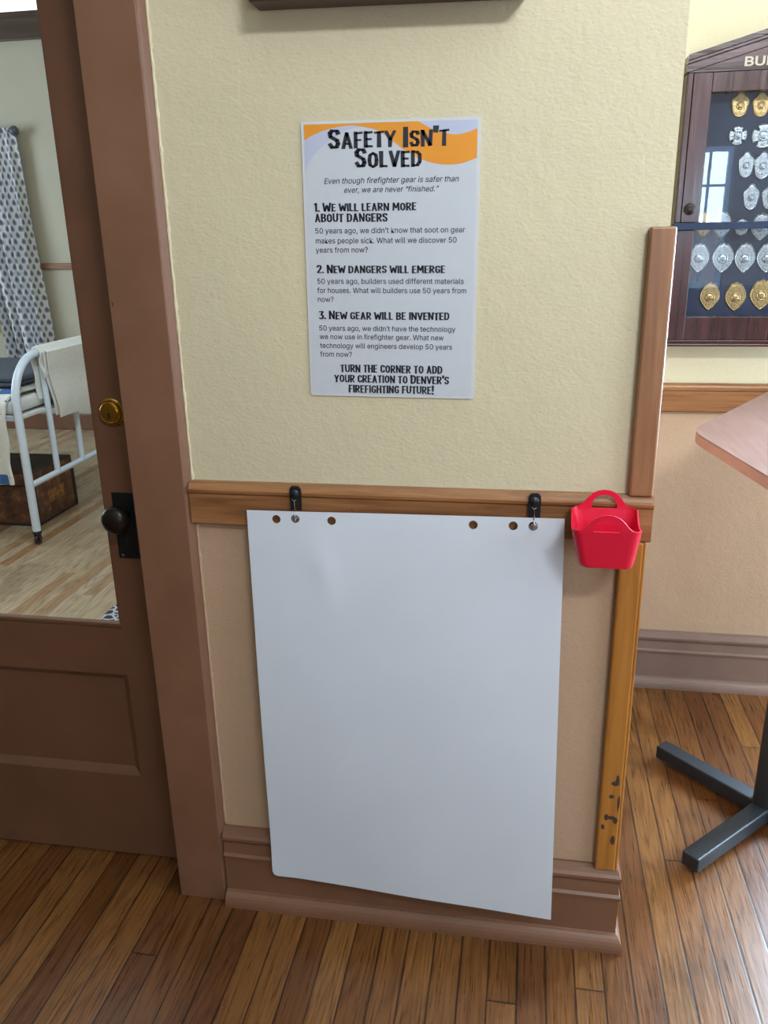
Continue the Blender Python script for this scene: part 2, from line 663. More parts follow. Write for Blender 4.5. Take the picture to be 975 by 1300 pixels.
M['trunk'] = m_trunk()
M['trunk_top'] = m_plain('dark_trunk_canvas', '#3a3430', 0.7, 0, 0.3, 20, 0.3)


def m_curtain():
    """white cotton with rows of staggered grey block-printed leaf motifs (u = cloth width, v = height, metres)"""
    g = N('block_printed_cotton')
    uv = g.n('ShaderNodeTexCoord').outputs['UV']
    u, v, _ = g.sep(uv)
    cw, chh = 0.066, 0.098

    def motif(ou, ov, s):
        U = g.math('ADD', g.math('DIVIDE', u, cw), ou)
        V = g.math('ADD', g.math('DIVIDE', v, chh), ov)
        a = g.math('MULTIPLY', g.math('SUBTRACT', g.math('FRACT', U), 0.5), cw)
        b = g.math('MULTIPLY', g.math('SUBTRACT', g.math('FRACT', V), 0.5), chh)
        wd = g.math('SUBTRACT', 0.0165 * s, g.math('MULTIPLY', b, 0.30))     # narrower towards the tip
        q = g.math('ADD', g.math('POWER', g.math('ABSOLUTE', g.math('DIVIDE', a, wd)), 2.0),
                   g.math('POWER', g.math('ABSOLUTE', g.math('DIVIDE', b, 0.024 * s)), 2.0))
        fill = g.range(q, 0.85, 1.05, 1.0, 0.0)
        ring = g.math('MULTIPLY', g.range(q, 0.36, 0.42), g.range(q, 0.60, 0.68, 1.0, 0.0))
        return g.math('SUBTRACT', fill, g.math('MULTIPLY', ring, 0.45))
    m = g.math('MAXIMUM', motif(0, 0, 1.0), motif(0.5, 0.5, 1.0), clamp=True)
    col = g.mix(g.math('MULTIPLY', m, 0.9), srgb('#d9dbe0'), srgb('#3a3e4c'))
    g.set(col, 0.9)
    g.b.inputs['Sheen Weight'].default_value = 0.1
    return g.m


M['curtain'] = m_curtain()


def m_rug():
    g = N('navy_patterned_rug')
    v = g.obj()
    vo = g.n('ShaderNodeTexVoronoi', feature='DISTANCE_TO_EDGE')
    g.put(vo.inputs['Vector'], v)
    vo.inputs['Scale'].default_value = 24
    n = g.noise(v, 30, 3)
    f = g.math('ADD', g.range(vo.outputs['Distance'], 0.05, 0.2), g.math('MULTIPLY', g.math('SUBTRACT', n, 0.5), 1.2))
    g.set(g.ramp(f, [(0.35, srgb('#b9b6b2')), (0.5, srgb('#2b3040'))]), 0.95)
    g.bump(n, 0.5, 0.006)
    return g.m


M['rug'] = m_rug()

# ------------------------------------------------------------------ room shell
X0, X1, Y0, H_ = -3.0, 2.35, -5.0, 3.5
WE = 0.236                                   # free end of the wall with the notices
slab('floor', M['floor'], (X0 - 3.2, X1 + .2, Y0 - .2, E_ + 0.02, -0.1, 0), (0.0, X1 + .2, E_ + 0.02, D + .2, -0.1, 0))
slab('floor_dormitory', M['floor_dorm'], (-6.2, 0.0, E_ + 0.02, FW + .2, -0.1, -0.0005))
slab('ceiling', M['ceil'], (X0 - .2, X1 + .2, Y0 - .2, 0.0, H_, H_ + .1), (0.0, X1 + .2, 0.0, D + .2, H_, H_ + .1))
slab('ceiling_dormitory', M['ceil'], -6.2, 0.2, 0.2, FW + .2, 4.3, 4.4)
DL, DR, DT = -1.72, -0.79, 2.2               # door opening
slab('wall_front', M['wall'], (DR, WE, 0, 0.2, 0, 4.4), (X0 - 3.2, DL, 0, 0.2, 0, 4.4), (DL, DR, 0, 0.2, DT, 4.4))
slab('wall_return', M['wall'], WE - 0.2, WE, 0.2, D, 0, H_ + .1)
ax0, ax1, az0, az1 = 1.28, 2.25, 0.75, 2.45
slab('wall_alcove', M['wall'], (WE - 0.2, ax0, D, D + 0.2, 0, H_ + .1), (ax1, X1 + .2, D, D + 0.2, 0, H_ + .1),
     (ax0, ax1, D, D + 0.2, 0, az0), (ax0, ax1, D, D + 0.2, az1, H_ + .1))
slab('wall_left', M['wall_rear'], X0 - .2, X0, Y0 - .2, 0, 0, H_)
# wall behind the camera, with a sash window
bx0, bx1, bz0, bz1 = 0.78, 1.88, 1.0, 2.30
slab('wall_back', M['wall_rear'], (X0 - .2, bx0, Y0 - .2, Y0, 0, H_), (bx1, X1 + .2, Y0 - .2, Y0, 0, H_),
     (bx0, bx1, Y0 - .2, Y0, 0, bz0), (bx0, bx1, Y0 - .2, Y0, bz1, H_))
# right wall with two windows
rw = [(-1.85, -0.45, 0.65, 2.65), (-0.2, 1.02, 0.4, 1.75)]
slab('wall_right', M['wall'], (X1, X1 + .2, Y0 - .2, rw[0][0], 0, H_), (X1, X1 + .2, rw[0][1], rw[1][0], 0, H_), (X1, X1 + .2, rw[1][1], D + .2, 0, H_),
     (X1, X1 + .2, rw[0][0], rw[0][1], 0, rw[0][2]), (X1, X1 + .2, rw[0][0], rw[0][1], rw[0][3], H_),
     (X1, X1 + .2, rw[1][0], rw[1][1], 0, rw[1][2]), (X1, X1 + .2, rw[1][0], rw[1][1], rw[1][3], H_))


def window_y(name, x0, x1, z0, z1, y, mulls, bars, mat, t=0.045):
    bm = BM()
    for q in ((x0, x0 + t), (x1 - t, x1)):
        box(bm, q[0], q[1], y - .05, y, z0, z1)
    for q in ((z0, z0 + t), (z1 - t, z1)):
        box(bm, x0 + t, x1 - t, y - .05, y, q[0], q[1])
    root = struct(name, bm, mat)
    bm = BM()
    for mx in mulls:
        box(bm, mx - .012, mx + .012, y - .04, y - .01, z0 + t, z1 - t)
    for mz in bars:
        box(bm, x0 + t, x1 - t, y - .042, y - .008, mz - .012, mz + .012)
    obj('muntin', bm, mat, root)
    bm = BM(); box(bm, x0 + t, x1 - t, y - .028, y - .024, z0 + t, z1 - t)
    obj('pane', bm, M['glass'], root)
    return root


def window_x(name, y0, y1, z0, z1, x, mulls, bars, mat, t=0.05):
    bm = BM()
    for q in ((y0, y0 + t), (y1 - t, y1)):
        box(bm, x, x + .05, q[0], q[1], z0, z1)
    for q in ((z0, z0 + t), (z1 - t, z1)):
        box(bm, x, x + .05, y0 + t, y1 - t, q[0], q[1])
    root = struct(name, bm, mat)
    bm = BM()
    for my in mulls:
        box(bm, x + .01, x + .04, my - .014, my + .014, z0 + t, z1 - t)
    for mz in bars:
        box(bm, x + .008, x + .042, y0 + t, y1 - t, mz - .014, mz + .014)
    obj('muntin', bm, mat, root)
    bm = BM(); box(bm, x + .024, x + .028, y0 + t, y1 - t, z0 + t, z1 - t)
    obj('pane', bm, M['glass'], root)
    return root


window_y('window_1', bx0, bx1, bz0, bz1, Y0 - 0.08, [1.24, 1.675], [1.955, 1.60], M['white_enamel'])
window_y('window_6', ax0, ax1, az0, az1, D + .12, [(ax0 + ax1) / 2], [1.6], M['dark_wood'])
window_x('window_2', *rw[0], X1 + .1, [-1.15], [1.65], M['dark_wood'])
window_x('window_3', *rw[1], X1 + .1, [0.41], [1.1], M['dark_wood'])

# dormitory shell
tx0, tx1, tz0, tz1 = -5.6, -3.3, 3.19, 4.05
slab('wall_dormitory', M['wall_dorm'], (-6.2, tx0, FW, FW + .2, 0, 4.4), (tx1, 0.2, FW, FW + .2, 0, 4.4),
     (tx0, tx1, FW, FW + .2, 0, tz0 - .1), (tx0, tx1, FW, FW + .2, tz1, 4.4))
slab('wall_dormitory_right', M['wall_dorm'], WE - 0.2, WE, D + .2, FW + .2, 0, 4.4)
slab('wall_dormitory_left', M['wall_dorm'], (-6.2, -6.0, 0.2, 1.3, 0, 4.4), (-6.2, -6.0, 3.5, FW, 0, 4.4), (-6.2, -6.0, 1.3, 3.5, 0, 0.9), (-6.2, -6.0, 1.3, 3.5, 3.0, 4.4))
bm = BM()
box(bm, tx0 - .1, tx1 + .1, FW - .03, FW, tz0 - .19, tz0, bevel=.006)
box(bm, tx0 - .1, tx1 + .1, FW - .03, FW, tz1, tz1 + .1, bevel=.006)
box(bm, tx1, tx1 + .1, FW - .03, FW, tz0, tz1, bevel=.006)
box(bm, tx0 - .1, tx0, FW - .03, FW, tz0, tz1, bevel=.006)
tw = struct('window_4', bm, M['dark_wood'])
bm = BM(); box(bm, tx0, tx1, FW + .06, FW + .064, tz0 - .1, tz1); obj('pane', bm, M['glass'], tw)
slab('trim_1', M['rail'], -6.0, WE - .2, FW - .022, FW, 1.339, 1.388, bevel=.005)
slab('baseboard_dormitory', M['brown'], (-6.0, WE - .2, FW - .025, FW, 0, 0.14), bevel=.006)

# ------------------------------------------------------------------ woodwork of the near wall
RAIL = [(0, .988), (-.016, .988), (-.021, .992), (-.021, 1.056), (-.026, 1.060), (-.027, 1.066), (-.0215, 1.0685), (-.019, 1.074), (-.013, 1.080), (0, 1.080)]
bm = BM(); prism(bm, RAIL, 'x', -0.676, WE + .012)
prism(bm, [(WE - y * .42, z) for y, z in RAIL], 'y', 0.004, D)
struct('trim_2', bm, M['rail'])
bm = BM(); box(bm, .2010, WE + .009, -.020, .03, 1.080, 1.560, bevel=.004)
struct('trim_3', bm, M['strip'])
bm = BM(); box(bm, .1930, WE + .001, -.020, .0, .208, .988, bevel=.004); box(bm, WE, WE + .006, -.018, .03, .208, .988, bevel=.002)
struct('trim_4', bm, M['strip_low'])

q4 = [(-.024 - .021 * math.cos(a), .001 + .036 * math.sin(a)) for a in [i * PI / 2 / 6 for i in range(7)]]
BASE = [(0, 0), (-.045, 0)] + q4[0:] + [(-.022, .038), (-.022, .130), (-.027, .134), (-.028, .141), (-.022, .146), (-.021, .158), (-.019, .174), (-.022, .180), (-.026, .186),
        (-.026, .193), (-.020, .198), (-.014, .207), (-.006, .211), (0, .211)]
bm = BM()
rings = [[bm.verts.new(p(-y, z)) for y, z in BASE] for p in
         (lambda o, z: (-.676, -o, z), lambda o, z: (WE + .62 * o, -o, z), lambda o, z: (WE + .62 * o, D, z))]
nb = len(BASE)
for A, B in zip(rings, rings[1:]):
    for i in range(nb):
        bm.faces.new((A[i], A[(i + 1) % nb], B[(i + 1) % nb], B[i]))
bm.faces.new(rings[0]); bm.faces.new(rings[-1][::-1])
bmesh.ops.recalc_face_normals(bm, faces=bm.faces[:])
struct('baseboard_front', bm, M['brown'])
# alcove wall
bm = BM(); prism(bm, [(D + y, z) for y, z in BASE], 'x', WE, X1)
struct('baseboard_alcove', bm, M['brown_far'])
bm = BM(); prism(bm, [(D + y, z + .010) for y, z in RAIL], 'x', WE, ax0)
prism(bm, [(D + y, z + .010) for y, z in RAIL], 'x', ax1, X1)
struct('trim_5', bm, M['rail'])

# door casing
bm = BM()
box(bm, -.800, -.684, -.024, 0, 0, 2.2, bevel=.002)
prism(bm, [(-.684, 0), (-.684, -.021), (-.680, -.017), (-.6745, -.009), (-.6745, 0)], 'z', 0, 2.32)
box(bm, DL - .115, DL + .005, -.024, 0, 0, 2.2, bevel=.003)
box(bm, DL - .115, -.684, -.024, 0, 2.2, 2.32, bevel=.003)
struct('trim_6', bm, M['brown'])
# ragged plaster bead where the wall meets the casing
rng = random.Random(4)
bm = BM()
P = [(-.674 + rng.uniform(-.001, .001), -.001, z / 100) for z in range(22, 232, 1)]
tube(bm, P, [0.0028 + 0.0022 * abs(noise.noise(Vector((0, 0, p[2] * 38)))) + (0.002 if rng.random() > .93 else 0) for p in P], 7)
struct('trim_7', bm, M['wall'], smooth=True)

# ------------------------------------------------------------------ the glazed door
dy0, dy1 = E_, E_ + .042
bm = BM()
box(bm, -.931, DR - .002, dy0, dy1, .006, DT - .004)                    # lock stile
box(bm, DL + .002, -1.58, dy0, dy1, .006, DT - .004)
box(bm, -1.58, -.931, dy0, dy1, 2.08, DT - .004)
box(bm, -1.58, -.931, dy0, dy1, .547, .672)
box(bm, -1.58, -.931, dy0, dy1, .006, .252)
door = struct('door_1', bm, M['brown_door'])
bm = BM()                                                              # beads round the glass
box(bm, -1.58, -.931, dy0 + .004, dy0 + .018, .672, .684, bevel=.003)
box(bm, -.937, -.931, dy0 + .006, dy0 + .018, .684, 2.08)
obj('glazing_bead', bm, M['brown_door'], door)
bm = BM()
x0, x1, z0, z1, m_ = -1.58, -.931, .252, .547, .020
a = [(x0, z0), (x1, z0), (x1, z1), (x0, z1)]
b = [(x0 + m_, z0 + m_), (x1 - m_, z0 + m_), (x1 - m_, z1 - m_), (x0 + m_, z1 - m_)]
va = [bm.verts.new((p[0], dy0 + .003, p[1])) for p in a]
vb = [bm.verts.new((p[0], dy0 + .016, p[1])) for p in b]
for i in range(4):
    j = (i + 1) % 4
    bm.faces.new((va[i], va[j], vb[j], vb[i]))
bm.faces.new(vb)
vc = [bm.verts.new((p[0], dy0 + .03, p[1])) for p in a]
for i in range(4):
    j = (i + 1) % 4
    bm.faces.new((va[j], va[i], vc[i], vc[j]))
bm.faces.new(vc[::-1])
bmesh.ops.recalc_face_normals(bm, faces=bm.faces[:])
obj('panel', bm, M['brown_door'], door)
bm = BM(); box(bm, -1.58, -.931, dy0 + .019, dy0 + .023, .676, 2.08); obj('pane', bm, M['glass'], door)
bm = BM(); lathe(bm, [(.031, 0), (.031, .003), (.028, .006), (.026, .006), (.0245, .011), (.022, .013), (.0195, .0125), (.019, .016), (0, .0165)], (-.884, dy0, 1.200), (0, -1, 0), 36)
lock = obj('lock_cylinder', bm, M['brass'], door, smooth=True); lock['label'] = 'round brass deadbolt cylinder'
bm = BM(); box(bm, -.8855, -.8825, dy0 - .0172, dy0 - .0155, 1.188, 1.198); lathe(bm, [(.003, 0), (.003, .001), (0, .001)], (-.884, dy0 - .0162, 1.1985), (0, -1, 0), 12)
obj('keyhole', bm, M['black'], lock)
bm = BM(); box(bm, -.910, -.858, dy0 - .004, dy0, .858, 1.017, bevel=.0015)
plate = obj('lock_plate', bm, M['iron'], door); plate['label'] = 'black iron lock plate'
for sx, sz in ((-.902, 1.008), (-.868, 1.008), (-.900, .866), (-.868, .866)):
    bm = BM(); lathe(bm, [(.0035, 0), (.003, .0012), (0, .0016)], (sx, dy0 - .004, sz), (0, -1, 0), 12)
    obj('screw', bm, M['steel'] if sz < .9 and sx < -.88 else M['iron'], plate, smooth=True)
bm = BM(); lathe(bm, [(.004, 0), (.004, .0012), (0, .0012)], (-.884, dy0 - .004, .905), (0, -1, 0), 12); box(bm, -.8855, -.8825, dy0 - .0052, dy0 - .004, .890, .903)
obj('keyhole', bm, M['black'], plate)
bm = BM(); lathe(bm, [(.014, 0), (.011, .006), (.010, .018), (.013, .026), (.026, .031), (.031, .037), (.0325, .044), (.030, .051), (.023, .057), (.012, .061), (0, .062)], (-.884, dy0 - .004, .966), (0, -1, 0), 36)
kn = obj('knob', bm, M['bronze'], door, smooth=True); kn['label'] = 'dark bronze round knob'

# ------------------------------------------------------------------ picture frame at the top
pf = thing('picture_frame', 'dark brown picture frame above the notice, only its bottom rail in view', 'picture frame', (-.25, 0, 1.917))
fx0, fx1, fz0, fz1 = -.470, -.022, 1.918, 2.518


def mitre_frame(bm, x0, x1, z0, z1, prof):
    """prof = [(inset, y)] swept round the rectangle"""
    rings = []
    for ins, y in prof:
        rings.append([bm.verts.new(p) for p in ((x0 + ins, y, z0 + ins), (x1 - ins, y, z0 + ins), (x1 - ins, y, z1 - ins), (x0 + ins, y, z1 - ins))])
    n = len(rings)
    for i in range(n):
        A, B = rings[i], rings[(i + 1) % n]
        for k in range(4):
            bm.faces.new((A[k], A[(k + 1) % 4], B[(k + 1) % 4], B[k]))
    bmesh.ops.recalc_face_normals(bm, faces=bm.faces[:])


bm = BM(); mitre_frame(bm, fx0, fx1, fz0, fz1, [(0, -.001), (0, -.060), (.004, -.066), (.014, -.066), (.030, -.052), (.034, -.05), (.034, -.001)])
rot_ = Matrix.Rotation(math.radians(-1.0), 4, 'Y')
bmesh.ops.rotate(bm, verts=bm.verts[:], cent=(-.25, 0, 1.918), matrix=Matrix.Rotation(math.radians(1.0), 3, 'Y'))
obj('frame', bm, M['frame_brown'], pf)
bm = BM(); box(bm, fx0 + .034, fx1 - .034, -.030, -.026, fz0 + .034, fz1 - .034); obj('picture', bm, M['cotton'], pf)

# ------------------------------------------------------------------ the notice
PCX, PCZ, PRO = -.2503, 1.5017, -.0096
PY = -.0045


def pw(u, v, y):
    return Vector((PCX + u * math.cos(PRO) - v * math.sin(PRO), y, PCZ + u * math.sin(PRO) + v * math.cos(PRO)))


poster = thing('poster', 'laminated white SAFETY ISN’T SOLVED notice with an orange wave on the cream wall', 'poster', (PCX, 0, PCZ - .242))


def flat(name, pts, y, t, mat, parent):
    bm = BM()
    A = [bm.verts.new(pw(u, v, y)) for u, v in pts]
    B = [bm.verts.new(pw(u, v, y + t)) for u, v in pts]
    n = len(pts)
    bm.faces.new(A); bm.faces.new(B[::-1])
    for i in range(n):
        bm.faces.new((A[i], A[(i + 1) % n], B[(i + 1) % n], B[i]))
    bmesh.ops.recalc_face_normals(bm, faces=bm.faces[:])
    bmesh.ops.triangulate(bm, faces=[f for f in bm.faces if len(f.verts) > 4], ngon_method='EAR_CLIP')
    return obj(name, bm, mat, parent)


def rrect(x0, x1, z0, z1, r, n=5):
    out = []
    for cx, cz, a0 in ((x1 - r, z1 - r, 0), (x0 + r, z1 - r, 90), (x0 + r, z0 + r, 180), (x1 - r, z0 + r, 270)):
        for i in range(n + 1):
            a = math.radians(a0 + 90 * i / n)
            out.append((cx + r * math.cos(a), cz + r * math.sin(a)))
    return out


flat('laminate_sleeve', rrect(-.1585, .1585, -.2425, .2430, .004), -.0030, .0024, M['lamin'], poster)
flat('sheet', [(-.1530, -.2375), (.1530, -.2375), (.1530, .2385), (-.1530, .2385)], -.0034, .0003, M['print'], poster)
ORANGE = [(-.1530, .2130), (-.1372, .2213), (-.1082, .2303), (-.0674, .235), (-.0273, .2282), (-.0074, .2179), (.0086, .2067), (.0285, .1925), (.0605, .1765),
          (.0923, .1690), (.1238, .1695), (.1530, .1781), (.1530, .2245), (.1228, .2164), (.0994, .2181), (.0758, .2254), (.06, .2333), (.051, .2385), (-.1530, .2385)]
LAVR = [(.051, .2385), (.06, .2333), (.0758, .2254), (.0994, .2181), (.1228, .2164), (.1530, .2245), (.1530, .2385)]
LAVL = [(-.1530, .2130), (-.1530, .1640), (-.1385, .1863), (-.1088, .2107), (-.0798, .226), (-.0513, .2332), (-.0674, .235), (-.1082, .2303), (-.1372, .2213)]


def smooth_pts(pts, a, b, n=5):
    """Catmull-Rom through pts[a..b], the rest kept as corners"""
    out = list(pts[:a])
    for i in range(a, b):
        p0, p1, p2, p3 = pts[max(i - 1, a)], pts[i], pts[i + 1], pts[min(i + 2, b)]
        for k in range(n):
            t = k / n
            out.append(tuple(.5 * (2 * q1 + (q2 - q0) * t + (2 * q0 - 5 * q1 + 4 * q2 - q3) * t * t + (3 * q1 - q0 - 3 * q2 + q3) * t ** 3)
                             for q0, q1, q2, q3 in zip(p0, p1, p2, p3)))
    return out + list(pts[b:])


ORANGE = smooth_pts(smooth_pts(ORANGE, 12, 17), 0, 11)
LAVR = smooth_pts(LAVR, 0, 5)
LAVL = smooth_pts(LAVL, 1, 5)
flat('orange_wave', ORANGE, -.0036, .00015, M['orange'], poster)
flat('lavender_wave', LAVR, -.0036, .00015, M['lav'], poster)
flat('lavender_wave', LAVL, -.0036, .00015, M['lav'], poster)

try:
    FONT = bpy.data.fonts.load(os.path.join(bpy.utils.system_resource('DATAFILES'), 'fonts', 'Inter.woff2'))
except Exception:
    FONT = None


def text_mesh(s, offset=0.0, shear=0.0):
    """(vertices, faces) of a flat text of size 1"""
    c = bpy.data.curves.new('t', 'FONT')
    c.body = s
    if FONT:
        c.font = FONT
    c.offset = offset
    c.shear = shear
    c.resolution_u = 3
    o = bpy.data.objects.new('t', c)
    COL.objects.link(o)
    bpy.context.view_layer.update()
    dg = bpy.context.evaluated_depsgraph_get()
    me = bpy.data.meshes.new_from_object(o.evaluated_get(dg))
    vs_ = [(v.co.x, v.co.y) for v in me.vertices]
    fs = [tuple(p.vertices) for p in me.polygons]
    bpy.data.objects.remove(o)
    bpy.data.curves.remove(c)
    bpy.data.meshes.remove(me)
    return vs_, fs


CACHE = {}


def glyph(ch, offset):
    if (ch, offset) not in CACHE:
        CACHE[(ch, offset)] = text_mesh(ch, offset)
    return CACHE[(ch, offset)]


CAPH = max(v[1] for v in glyph('H', 0.0)[0])
YT = -.0038


def body_line(name, s, l, r, base, top, italic=False, to=None):
    vs_, fs = text_mesh(s, 0.004, 0.22 if italic else 0.0)
    x0 = min(v[0] for v in vs_); x1 = max(v[0] for v in vs_)
    kx = (r - l) / (x1 - x0)
    ky = (top - base) / CAPH
    bm = to if to is not None else BM()
    V = [bm.verts.new(pw(l + (v[0] - x0) * kx, base + v[1] * ky, YT)) for v in vs_]
    for f in fs:
        try:
            bm.faces.new([V[i] for i in f])
        except ValueError:
            pass
    if to is None:
        obj(name, bm, M['ink'], poster)


# hand-cut capitals: centre lines of the strokes in a box one unit tall
STROKES = {
    'A': (.62, [[(.10, 0), (.30, 1), (.52, 0)], [(.18, .30), (.44, .30)]]),
    'B': (.56, [[(.10, 0), (.10, 1)], [(.10, .92), (.36, .92), (.44, .80), (.42, .62), (.30, .53), (.10, .53)], [(.30, .53), (.46, .40), (.46, .18), (.36, .08), (.10, .08)]]),
    'C': (.54, [[(.46, .72), (.42, .90), (.26, .93), (.12, .82), (.10, .50), (.12, .20), (.26, .07), (.42, .12), (.47, .30)]]),
    'D': (.58, [[(.10, 0), (.10, 1)], [(.10, .92), (.32, .92), (.47, .76), (.48, .30), (.34, .08), (.10, .08)]]),
    'E': (.50, [[(.10, 0), (.10, 1)], [(.10, .91), (.45, .95)], [(.10, .52), (.40, .52)], [(.10, .09), (.46, .06)]]),
    'F': (.48, [[(.10, 0), (.10, 1)], [(.10, .91), (.45, .95)], [(.10, .50), (.38, .50)]]),
    'G': (.58, [[(.48, .74), (.42, .91), (.26, .93), (.12, .80), (.10, .50), (.12, .20), (.26, .07), (.46, .12), (.48, .46), (.30, .46)]]),
    'H': (.60, [[(.10, 0), (.10, 1)], [(.50, 0), (.50, 1)], [(.10, .52), (.50, .50)]]),
    'I': (.22, [[(.11, 0), (.11, 1)]]),
    'K': (.58, [[(.10, 0), (.10, 1)], [(.48, 1), (.14, .48), (.52, 0)]]),
    'L': (.48, [[(.10, 1), (.10, 0)], [(.10, .09), (.44, .06)]]),
    'M': (.76, [[(.08, 0), (.14, 1), (.38, .34), (.62, 1), (.68, 0)]]),
    'N': (.62, [[(.10, 0), (.10, 1), (.50, .05), (.52, 1)]]),
    'O': (.60, [[(.30, .93), (.14, .82), (.10, .50), (.14, .18), (.30, .07), (.46, .18), (.50, .50), (.46, .82), (.30, .93)]]),
    'R': (.58, [[(.10, 0), (.10, 1)], [(.10, .92), (.38, .92), (.46, .78), (.44, .58), (.32, .48), (.10, .48)], [(.26, .46), (.50, 0)]]),
    'S': (.54, [[(.46, .76), (.40, .92), (.20, .93), (.10, .80), (.12, .62), (.40, .44), (.46, .26), (.38, .08), (.18, .07), (.08, .26)]]),
    'T': (.52, [[(.26, 0), (.26, .95)], [(.02, .90), (.50, .95)]]),
    'U': (.60, [[(.10, 1), (.10, .26), (.20, .08), (.40, .08), (.50, .26), (.50, 1)]]),
    'V': (.60, [[(.08, 1), (.30, .04), (.52, 1)]]),
    'W': (.80, [[(.06, 1), (.20, .05), (.40, .72), (.60, .05), (.74, 1)]]),
    'Y': (.58, [[(.06, 1), (.28, .46), (.50, 1)], [(.28, .50), (.26, 0)]]),
    "\u2019": (.18, [[(.10, 1), (.08, .68)]]),
    '!': (.20, [[(.10, 1), (.10, .34)], [(.10, .16), (.10, .0)]]),
    '.': (.16, [[(.07, .14), (.07, .02)]]),
    '1': (.30, [[(.04, .80), (.18, .95), (.18, 0)]]),
    '2': (.52, [[(.08, .74), (.18, .92), (.36, .92), (.44, .74), (.38, .52), (.10, .08), (.48, .08)]]),
    '3': (.52, [[(.08, .90), (.44, .92), (.26, .58), (.44, .40), (.42, .16), (.26, .07), (.06, .14)]]),
}


def head_line(name, s, l, r, base, top, to=None, seed=0, small=0.80, off=0.0):
    """chunky hand-cut capitals; lower-case letters are set as small capitals"""
    rg = random.Random(seed)
    bm = to
    x = 0.0
    polys = []
    T0 = 0.20
    for ch in s:
        if ch == ' ':
            x += 0.26
            continue
        k = small if ch.islower() else 1.0
        wd, strokes = STROKES[ch.upper()]
        lift = rg.uniform(-.02, .02)
        flare = rg.uniform(-.04, .10)
        for st in strokes:
            n = len(st) - 1
            for a, b in zip(st, st[1:]):
                a, b = Vector(a), Vector(b)
                d = (b - a).normalized()
                nn = Vector((-d.y, d.x))
                vert = abs(d.y)
                t = T0 * (.62 + .38 * vert) * .5
                t1, t2 = t * rg.uniform(.92, 1.12), t * rg.uniform(.92, 1.12)
                if n == 1 and vert > .9:
                    t1 *= 1.12; t2 *= 1.0
                e = .02 if n == 1 else .035
                q = [a - d * e + nn * t1, a - d * e - nn * t1, b + d * e - nn * t2, b + d * e + nn * t2]
                polys.append(([(x + (p.x + (p.x - wd / 2) * flare * (p.y - .5)) * k, max(-.02, min(1.02, p.y)) * k + lift) for p in q]))
        x += (wd + .05) * k
    W = x - .05
    kx = (r - l) / W
    for q in polys:
        V = [bm.verts.new(pw(l + p[0] * kx, base + p[1] * (top - base), YT)) for p in q]
        f = bm.faces.new(V)
        f.normal_update()
        if f.normal.y > 0:
            f.normal_flip()


bm = BM()
head_line('', 'Safety Isn’t', -.1103, .1041, .1986, .2300, bm, 1, 0.82)
head_line('', 'Solved', -.0627, .0566, .1661, .1975, bm, 2, 0.82)
obj('title_lettering', bm, M['ink'], poster)
bm = BM()
body_line('', 'Even though firefighter gear is safer than', -.1192, .1225, .1408, .1501, True, bm)
body_line('', 'ever, we are never “finished.”', -.083, .0881, .1254, .1346, True, bm)
obj('subtitle_lettering', bm, M['ink'], poster)
SECT = [
    ([('1. We will learn more', -.1389, .0481, .0943, .1090), ('about dangers', -.1387, -.0044, .0761, .0922)],
     [('50 years ago, we didn’t know that soot on gear', -.1386, .1355, .0565, .0658), ('makes people sick. What will we discover 50', -.1383, .1206, .0392, .0485), ('years from now?', -.1389, -.0412, .0232, .0325)]),
    ([('2. New dangers will emerge', -.1385, .1011, -.0132, .0015)],
     [('50 years ago, builders used different materials', -.1379, .1351, -.0322, -.0229), ('for houses. What will builders use 50 years from', -.1385, .14, -.0487, -.0394), ('now?', -.1378, -.1077, -.065, -.0557)]),
    ([('3. New gear will be invented', -.1372, .1099, -.0968, -.0815)],
     [('50 years ago, we didn’t have the technology', -.1371, .1216, -.1179, -.1086), ('we now use in firefighter gear. What new', -.1367, .1, -.1337, -.1244), ('technology will engineers develop 50 years', -.1364, .1159, -.1505, -.1412), ('from now?', -.1369, -.0748, -.1668, -.1573)])]
sd = 10
for heads, bodies in SECT:
    bm = BM()
    for h in heads:
        sd += 1
        head_line('', *h, bm, sd, 0.88, 0.042)
    obj('heading_lettering', bm, M['ink'], poster)
    bm = BM()
    for b_ in bodies:
        body_line('', *b_, False, bm)
    obj('paragraph_lettering', bm, M['ink'], poster)
bm = BM()
head_line('', 'turn the corner to add', -.0981, .0984, -.1959, -.1795, bm, 31, 0.88, 0.042)
head_line('', 'your creation to Denver’s', -.1103, .1111, -.2155, -.1993, bm, 32, 0.88, 0.042)
head_line('', 'firefighting future!', -.0825, .0826, -.2350, -.2185, bm, 33, 0.88, 0.042)
obj('closing_lettering', bm, M['ink'], poster)

# ------------------------------------------------------------------ easel sheet and its hooks
PX0, PX1, PZT, PL = -.549, .085, 1.029, .905
HOLES = [(-.487, 1.0115), (-.447, 1.0135), (-.372, 1.0115), (-.089, 1.0115), (-.012, 1.012), (.026, 1.0125)]


def paper_pt(x, z):
    t = (PZT - z) / PL                           # 0 top, 1 bottom
    s = (x - PX0) / (PX1 - PX0)
    y = -.034 - (.018 + .040 * s) * t - .004 * math.sin(PI * min(1, t * 1.2)) * (1 - s)
    # creases and soft waves
    y += .0022 * noise.noise(Vector((x * 5, z * 3.2, 1.3)))
    r = x - (-.405 + .10 * (1.0 - z))            # crease below the left hook
    y -= .0035 * math.exp(-(r / .022) ** 2) * math.exp(-((z - .91) / .07) ** 2)
    r2 = z - (.955 + .010 * s)
    y -= .0012 * math.exp(-(r2 / .006) ** 2)
    k = math.exp(-((x - PX0) / .04) ** 2) * math.exp(-((z - .13) / .05) ** 2)
    y -= .004 * k
    xx = x + .015 * t * s + .004 * t * (1 - s)
    zz = PZT - (PZT - z) * (1 - .0006) + (.006 if False else 0) + .007 * s * (1 - t)
    return Vector((xx, y, zz))


